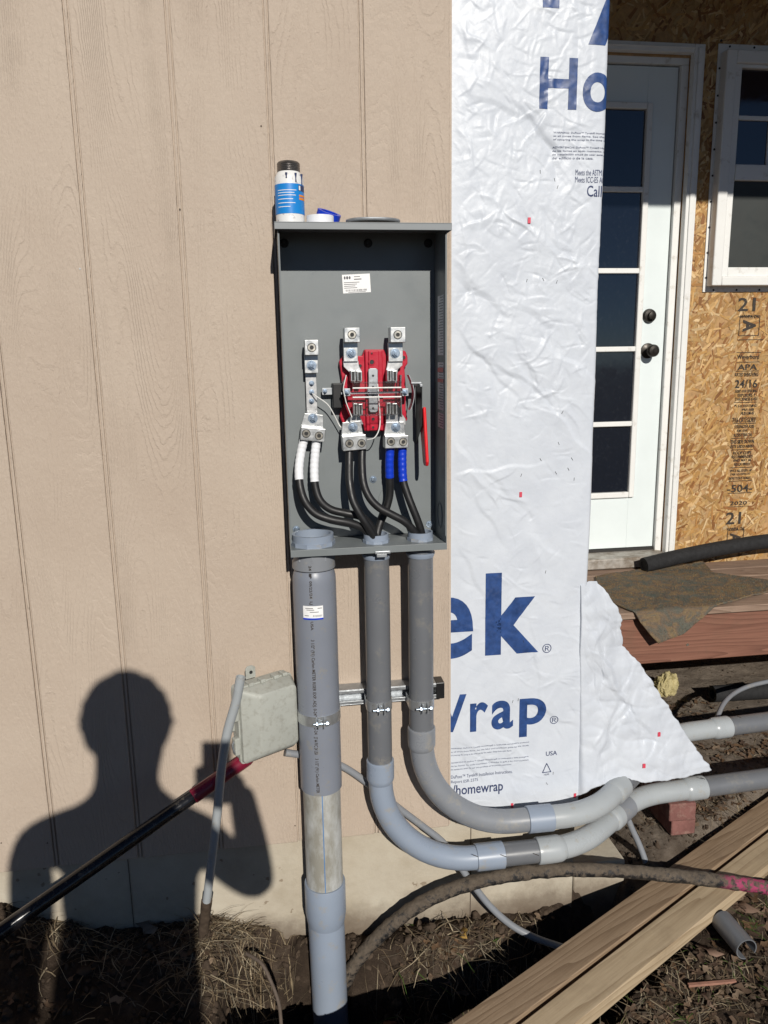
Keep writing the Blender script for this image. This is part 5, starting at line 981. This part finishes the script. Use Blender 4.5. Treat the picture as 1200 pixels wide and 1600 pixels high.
def field(px, py, z0, rx, ry, n0, L=(.03, .11), lift=(-.05, .6), up=None, green=.0):
    c_ = atz(px, py, z0); n = int(n0*.62)
    for k in range(n):
        x, y = c_.x+random.gauss(0, rx), c_.y+random.gauss(0, ry)
        if not free(x, y): y = random.uniform(-.10, .0)
        col = random.choice(straw); f_ = random.uniform(.7, 1.15); col = (col[0]*f_, col[1]*f_, col[2]*f_, 1)
        if random.random() < green: col = (.07, .12, .025, 1)
        blade(x, y, random.uniform(*L), random.uniform(.0007, .0019), random.uniform(0, 6.28) if up is None else random.gauss(up, .6), random.uniform(*lift), random.gauss(0, .12), col)
field(325, 1470, -.02, .05, .03, 260, lift=(.1, 1.0)); field(370, 1460, -.04, .05, .025, 300, lift=(0, .8)); field(350, 1525, -.07, .06, .035, 360); field(395, 1480, -.06, .04, .02, 160, L=(.05, .13), lift=(0, .5)); field(120, 1455, -.0, .10, .03, 150, lift=(0, .8)); field(200, 1500, -.07, .13, .05, 190); field(80, 1480, -.07, .14, .05, 110); field(250, 1560, -.08, .12, .04, 150)
field(700, 1475, -.06, .07, .035, 260, lift=(.0, .8), green=.04); field(770, 1470, -.07, .05, .03, 180, lift=(.0, .9), green=.05); field(640, 1495, -.08, .05, .03, 90); field(830, 1440, -.06, .04, .02, 60, L=(.05, .15), lift=(.1, .6))
field(1060, 1530, -.10, .13, .06, 420, L=(.02, .08), green=.10); field(1160, 1560, -.10, .12, .08, 420, L=(.02, .08), green=.08); field(980, 1580, -.10, .10, .04, 260, L=(.02, .07), green=.05); field(1175, 1430, -.08, .05, .04, 110, green=.25); field(850, 1600, -.2, .08, .05, 120)
field(1150, 1265, .0, .10, .06, 220, L=(.03, .12), lift=(-.1, .2)); field(1060, 1105, .01, .10, .06, 140, L=(.02, .07), lift=(-.1, .2)); field(1170, 1175, .0, .12, .08, 240, L=(.02, .08), lift=(-.1, .2)); field(1010, 1290, -.02, .05, .04, 50, L=(.02, .06), lift=(-.1, .2)); field(760, 1560, -.25, .12, .06, 110)
tintmesh('dry_grass', gv, gf, gc, 'grass', 'dry straw coloured grass scattered over the soil', 'grass')
# leaf litter and bits
lv, lf, lc = [], [], []
def leaf(x, y, sz, col, out=None, lift=.003):
    z = float(gz(x, y))+lift; az = random.uniform(0, 6.28); tx, ty = random.uniform(-.45, .45), random.uniform(-.45, .45); n = 9; vs_ = [(0, 0, .02*sz)]
    for k in range(n):
        a = 2*math.pi*k/n; r_ = sz*(.5+.22*math.cos(2*a)+(.16 if k % 2 else -.10)*random.uniform(.6, 1.3)); lx, ly = r_*math.cos(a), r_*math.sin(a)*.75; vs_.append((lx*math.cos(az)-ly*math.sin(az), lx*math.sin(az)+ly*math.cos(az), sz*(.25*tx*math.cos(a)+.25*ty*math.sin(a)+random.uniform(.0, .22))))
    fs = [(0, 1+k, 1+(k+1) % n) for k in range(n)]
    if out is not None:
        me = bpy.data.meshes.new('dry_leaf'); me.from_pydata(vs_, [], fs); ca_ = me.color_attributes.new('tint', 'FLOAT_COLOR', 'POINT'); ca_.data.foreach_set('color', np.array([col+(1,)]*len(vs_), float).ravel()); o = fin(me, 'dry_leaf', 'leafmat', None, 60); o.location = (x, y, z); so_ = o.modifiers.new('thick', 'SOLIDIFY'); so_.thickness = .0005; return tag(o, out, 'leaf', 'larger fallen leaves')
    i0 = len(lv); lv.extend((x+a, y+b, z+c_) for a, b, c_ in vs_); lf.extend(tuple(i+i0 for i in f_) for f_ in fs); f2_ = random.uniform(.7, 1.2); lc.extend([(col[0]*f2_, col[1]*f2_, col[2]*f2_, 1)]*len(vs_))
brown = [(.13, .085, .055), (.18, .12, .08), (.10, .065, .045), (.22, .16, .11), (.15, .09, .05)]
for px, py, z0, rx, ry, n, s0 in ((1090, 1520, -.1, .12, .08, 150, .022), (1160, 1430, -.08, .07, .05, 70, .026), (1150, 1265, 0, .10, .06, 130, .020), (1060, 1110, .01, .09, .06, 80, .020), (1170, 1180, 0, .12, .07, 120, .02), (700, 1490, -.08, .08, .03, 50, .022), (330, 1500, -.07, .12, .04, 50, .020), (1000, 1580, -.1, .1, .04, 70, .018), (820, 1520, -.2, .1, .05, 40, .022), (150, 1530, -.08, .15, .05, 40, .02)):
    c_ = atz(px, py, z0)
    for k in range(n):
        x, y = c_.x+random.gauss(0, rx), c_.y+random.gauss(0, ry)
        if free(x, y): leaf(x, y, s0*random.uniform(.5, 1.5), random.choice(brown))
tintmesh('leaf_litter', lv, lf, lc, 'leafmat', 'small brown leaf litter strewn over the dirt', 'leaf litter')
for px, py, z0, sz, col, lab in ((611, 1505, -.10, .048, (.26, .10, .055), 'rust brown fallen leaf beside the muddy pipe'), (724, 1452, -.05, .036, (.42, .26, .07), 'ochre curled leaf on the grassy mound'), (1108, 1478, -.07, .050, (.26, .17, .125), 'tan curled leaf left of the pipe offcut'), (1160, 1420, -.06, .055, (.19, .125, .09), 'wide brown leaf between muddy pipe and offcut'), (1110, 1556, -.09, .040, (.22, .15, .11), 'pale brown leaf below the lath scrap'), (232, 1475, -.05, .045, (.25, .21, .17), 'grey tan leaf in the person shadow')):
    p = atz(px, py, z0); leaf(p.x, p.y, sz, col, lab, .008)
# soil crumbs
cv, cf = [], []
ico = bmesh.new(); bmesh.ops.create_icosphere(ico, subdivisions=1, radius=1); iv = [v.co.copy() for v in ico.verts]; jf = [tuple(v.index for v in f_.verts) for f_ in ico.faces]; ico.free(); ico = bmesh.new(); bmesh.ops.create_icosphere(ico, subdivisions=3, radius=1); iv2 = [v.co.copy() for v in ico.verts]; jf2 = [tuple(v.index for v in f_.verts) for f_ in ico.faces]; ico.free()
for k in range(7000):
    u_ = random.random()
    x, y = (random.uniform(-.85, .95), random.uniform(-.50, .008)) if u_ < .62 else ((random.uniform(.95, 1.7), random.uniform(-.45, .4)) if u_ < .84 else (random.uniform(.85, 2.3), random.uniform(.1, 1.3)))
    if not free(x, y): continue
    s_ = .0016+.0085*random.random()**3+(.010*random.random() if random.random() < .03 else 0) if u_ < .84 else .0012+.004*random.random()**3; z = float(gz(x, y))+s_*.2; i0 = len(cv); q_ = Quaternion((random.random(), random.random(), random.random(), random.random())).normalized(); sx, sy, sz = random.uniform(.7, 1.4), random.uniform(.7, 1.4), random.uniform(.5, 1)
    for p in iv:
        r_ = random.uniform(.75, 1.2); t = q_ @ Vector((p.x*sx*r_, p.y*sy*r_, p.z*sz*r_)); cv.append((x+t.x*s_, y+t.y*s_, z+t.z*s_))
    cf.extend(tuple(i+i0 for i in f_) for f_ in jf)
for k in range(170):                                  # larger clods
    u_ = random.random(); x, y = (random.uniform(-.80, .15), random.uniform(-.30, .0)) if u_ < .45 else ((random.uniform(.15, .9), random.uniform(-.22, .0)) if u_ < .65 else (random.uniform(.95, 1.6), random.uniform(-.4, .35)))
    s_ = random.uniform(.005, .013); z = float(gz(x, y))+s_*.25; i0 = len(cv); q_ = Quaternion((random.random(), random.random(), random.random(), random.random())).normalized()
    for p in iv2:
        n_ = 1+.35*float(perlin(np.array(p.x*1.6+k), np.array(p.y*1.6+p.z), 90))+.15*float(perlin(np.array(p.x*4+k), np.array(p.y*4-p.z*3), 91)); t = q_ @ Vector((p.x*1.15, p.y, p.z*.75)); cv.append((x+t.x*s_*n_, y+t.y*s_*n_, z+t.z*s_*n_))
    cf.extend(tuple(i+i0 for i in f_) for f_ in jf2)
me = bpy.data.meshes.new('soil_crumbs'); me.from_pydata(cv, [], cf); o = stuff(fin(me, 'soil_crumbs', 'clod', None, 50)); o['label'] = 'loose dark soil crumbs and clods over the ground'; o['category'] = 'soil'

# ================================================================== the photographer behind the camera, who throws the shadow
def shp(px, py, y): p = at(px, py, 0); return p+SUN*(y/SUN.y)
YP = -2.12; foot = -.10
J = {}; V_ = []; E_ = []; RR = []
def jn(name, p, r, parent=None):
    J[name] = len(V_); V_.append(Vector(p)); RR.append(r if hasattr(r, '__len__') else (r, r))
    if parent: E_.append((J[parent], J[name]))
nk = shp(190, 1232, YP); hd = shp(199, 1130, YP+.02); px_ = nk.x
jn('pelvis', (px_, YP-.02, .90), (.165, .165)); jn('waist', (px_-.008, YP-.02, 1.08), (.178, .178), 'pelvis'); jn('chest', (px_-.004, YP-.01, 1.26), (.19, .19), 'waist')
lsh = shp(38, 1316, YP); rsh = shp(322, 1306, YP); cz = (lsh.z+rsh.z)/2
jn('upper_chest', (px_, YP-.01, cz+.0), (.13, .13), 'chest'); jn('neck', (nk.x, YP, nk.z-.01), (.070, .070), 'upper_chest'); jn('jaw', (hd.x+.004, YP+.02, hd.z-.075), (.093, .090), 'neck'); jn('skull', (hd.x, YP+.01, hd.z+.02), (.094, .105), 'jaw'); jn('crown', (hd.x, YP, hd.z+.072), (.070, .078), 'skull')
jn('lsho', lsh+Vector((.01, 0, -.01)), .066, 'upper_chest'); jn('lelb', (lsh.x-.012, YP-.03, lsh.z-.29), .056, 'lsho'); jn('lwri', (lsh.x+.02, YP+.05, lsh.z-.54), .036, 'lelb')
jn('rsho', rsh+Vector((-.01, 0, -.01)), .066, 'upper_chest'); el_ = shp(408, 1393, -2.03); wr_ = shp(374, 1226, -1.905)
jn('relb', el_, .052, 'rsho'); jn('rfor', el_.lerp(wr_, .35), .048, 'relb'); jn('rwri', wr_, .033, 'rfor')
for s_, n_ in ((-1, 'l'), (1, 'r')):
    jn(n_+'hip', (px_+s_*.095, YP-.02, .82), .098, 'pelvis'); jn(n_+'knee', (px_+s_*.115, YP+.01, .40), .066, n_+'hip'); jn(n_+'ank', (px_+s_*.125, YP-.03, -.02), .045, n_+'knee'); jn(n_+'toe', (px_+s_*.145, YP+.13, -.065), .036, n_+'ank')
po = Vector((px_, YP, foot)); me = bpy.data.meshes.new('person'); me.from_pydata([tuple(v-po) for v in V_], E_, []); body = bpy.data.objects.new('person', me); C.objects.link(body); body.location = po; OFF[body.name] = po
sk = body.modifiers.new('skin', 'SKIN'); sk.use_smooth_shade = True
for i, r_ in enumerate(RR): me.skin_vertices[0].data[i].radius = r_
me.skin_vertices[0].data[0].use_root = True; sd = body.modifiers.new('sub', 'SUBSURF'); sd.levels = 2; sd.render_levels = 2
m_, t, p = base('person_cloth_and_skin', .85, 0, .2); tc = nn(t, 'ShaderNodeTexCoord'); sp = nn(t, 'ShaderNodeSeparateXYZ'); t.links.new(tc.outputs['Object'], sp.inputs[0])
zz_ = math_(t, 'DIVIDE', sp.outputs[2], 2.0); zn = (nk.z-foot)/2
t.links.new(ramp(t, zz_, [(0, (.03, .02, .015)), (.045, (.05, .07, .13)), (.47, (.05, .07, .13)), (.475, (.05, .052, .06)), (zn, (.05, .052, .06)), (zn+.003, (.45, .27, .19))]), p.inputs['Base Color']); me.materials.append(m_)
tag(body, 'person in dark jacket and jeans holding up a phone, seen only as a shadow', 'person')
bm = bmesh.new(); bmesh.ops.create_icosphere(bm, subdivisions=4, radius=1); hc = Vector((hd.x, YP, hd.z+.022))
for v in list(bm.verts):
    pz = v.co.copy()
    if pz.y > .35 and pz.z < .35 or pz.z < -.75: bm.verts.remove(v); continue
    k = 1+.05*float(perlin(np.array(pz.x*6), np.array(pz.z*6+pz.y*3), 71)); v.co = Vector((pz.x*.110*k, pz.y*.118*k-.008, pz.z*.115*k))+hc-po
me = bpy.data.meshes.new('hair'); bm.to_mesh(me); bm.free(); fin(me, 'hair', 'hair', body, 60, 0, po)
MB().tube([hd+Vector((0, .095, -.005)), hd+Vector((0, .122, -.03)), hd+Vector((0, .105, -.04))], [.008, .014, .008], 10).build('nose', 'skin', body)
for s_ in (-1, 1):
    MB().tube([hd+Vector((s_*.088, .0, .02)), hd+Vector((s_*.102, -.008, .0)), hd+Vector((s_*.090, .0, -.03))], [.008, .014, .006], 10).build('ear', 'skin', body); MB().tube([hd+Vector((s_*.034, .098, .012)), hd+Vector((s_*.034, .106, .012))], .010, 10).build('eye', 'hole', body)
MB().tube([hd+Vector((-.026, .090, -.075)), hd+Vector((0, .099, -.077)), hd+Vector((.026, .090, -.075))], .005, 8).build('mouth', 'redbase', body)
# phone held at the camera
def cp(a, b, c_): return CAM+R*a+U*b-F*c_            # right, up, behind the lens
pc = cp(-.028, -.058, .020); m_ = MB(); cor = [cp(x, y, .015) for x, y in ((-.065, -.133), (.010, -.133), (.010, .016), (-.065, .016))]; m_.prism(cor, -F*.008); ph = tag(m_.build('phone', 'phone', None, 0, .002, pc), 'phone held upright by the person, seen only as a shadow', 'phone')
hand = MB(); pal = [wr_, wr_.lerp(cp(-.02, -.11, .045), .6), cp(-.024, -.098, .040)]; hand.tube(smoothpath(pal, 5), [.030]*5+[.036]*5+[.030], 14)
for b_, l_ in ((-.118, .9), (-.099, 1.0), (-.080, .98), (-.062, .85)):
    hand.tube(smoothpath([cp(-.045, b_, .040), cp(-.070, b_+.003, .030), cp(-.074, b_+.005, .014), cp(-.060+.01*l_, b_+.006, .0095)], 5), [.0092]*15+[.0075], 10)
hand.tube(smoothpath([cp(.005, -.105, .042), cp(.020, -.085, .032), cp(.017, -.060, .020), cp(.006, -.045, .027)], 5), [.0105]*15+[.0085], 10)
hand.build('hand', 'skin', body, 60)
lw = Vector(V_[J['lwri']]); lh = MB(); lh.tube([lw, lw+Vector((.0, .02, -.05)), lw+Vector((0, .03, -.10))], [.030, .038, .034], 14)
for k in range(4): lh.tube(smoothpath([lw+Vector((-.026+.017*k, .03, -.095)), lw+Vector((-.026+.017*k, .042, -.135)), lw+Vector((-.024+.016*k, .034, -.165-.008*(k in (1, 2)))),], 4), .0088, 8)
lh.tube(smoothpath([lw+Vector((.03, .02, -.04)), lw+Vector((.048, .035, -.075)), lw+Vector((.042, .045, -.105))], 4), .0098, 8); lh.build('hand', 'skin', body, 60)
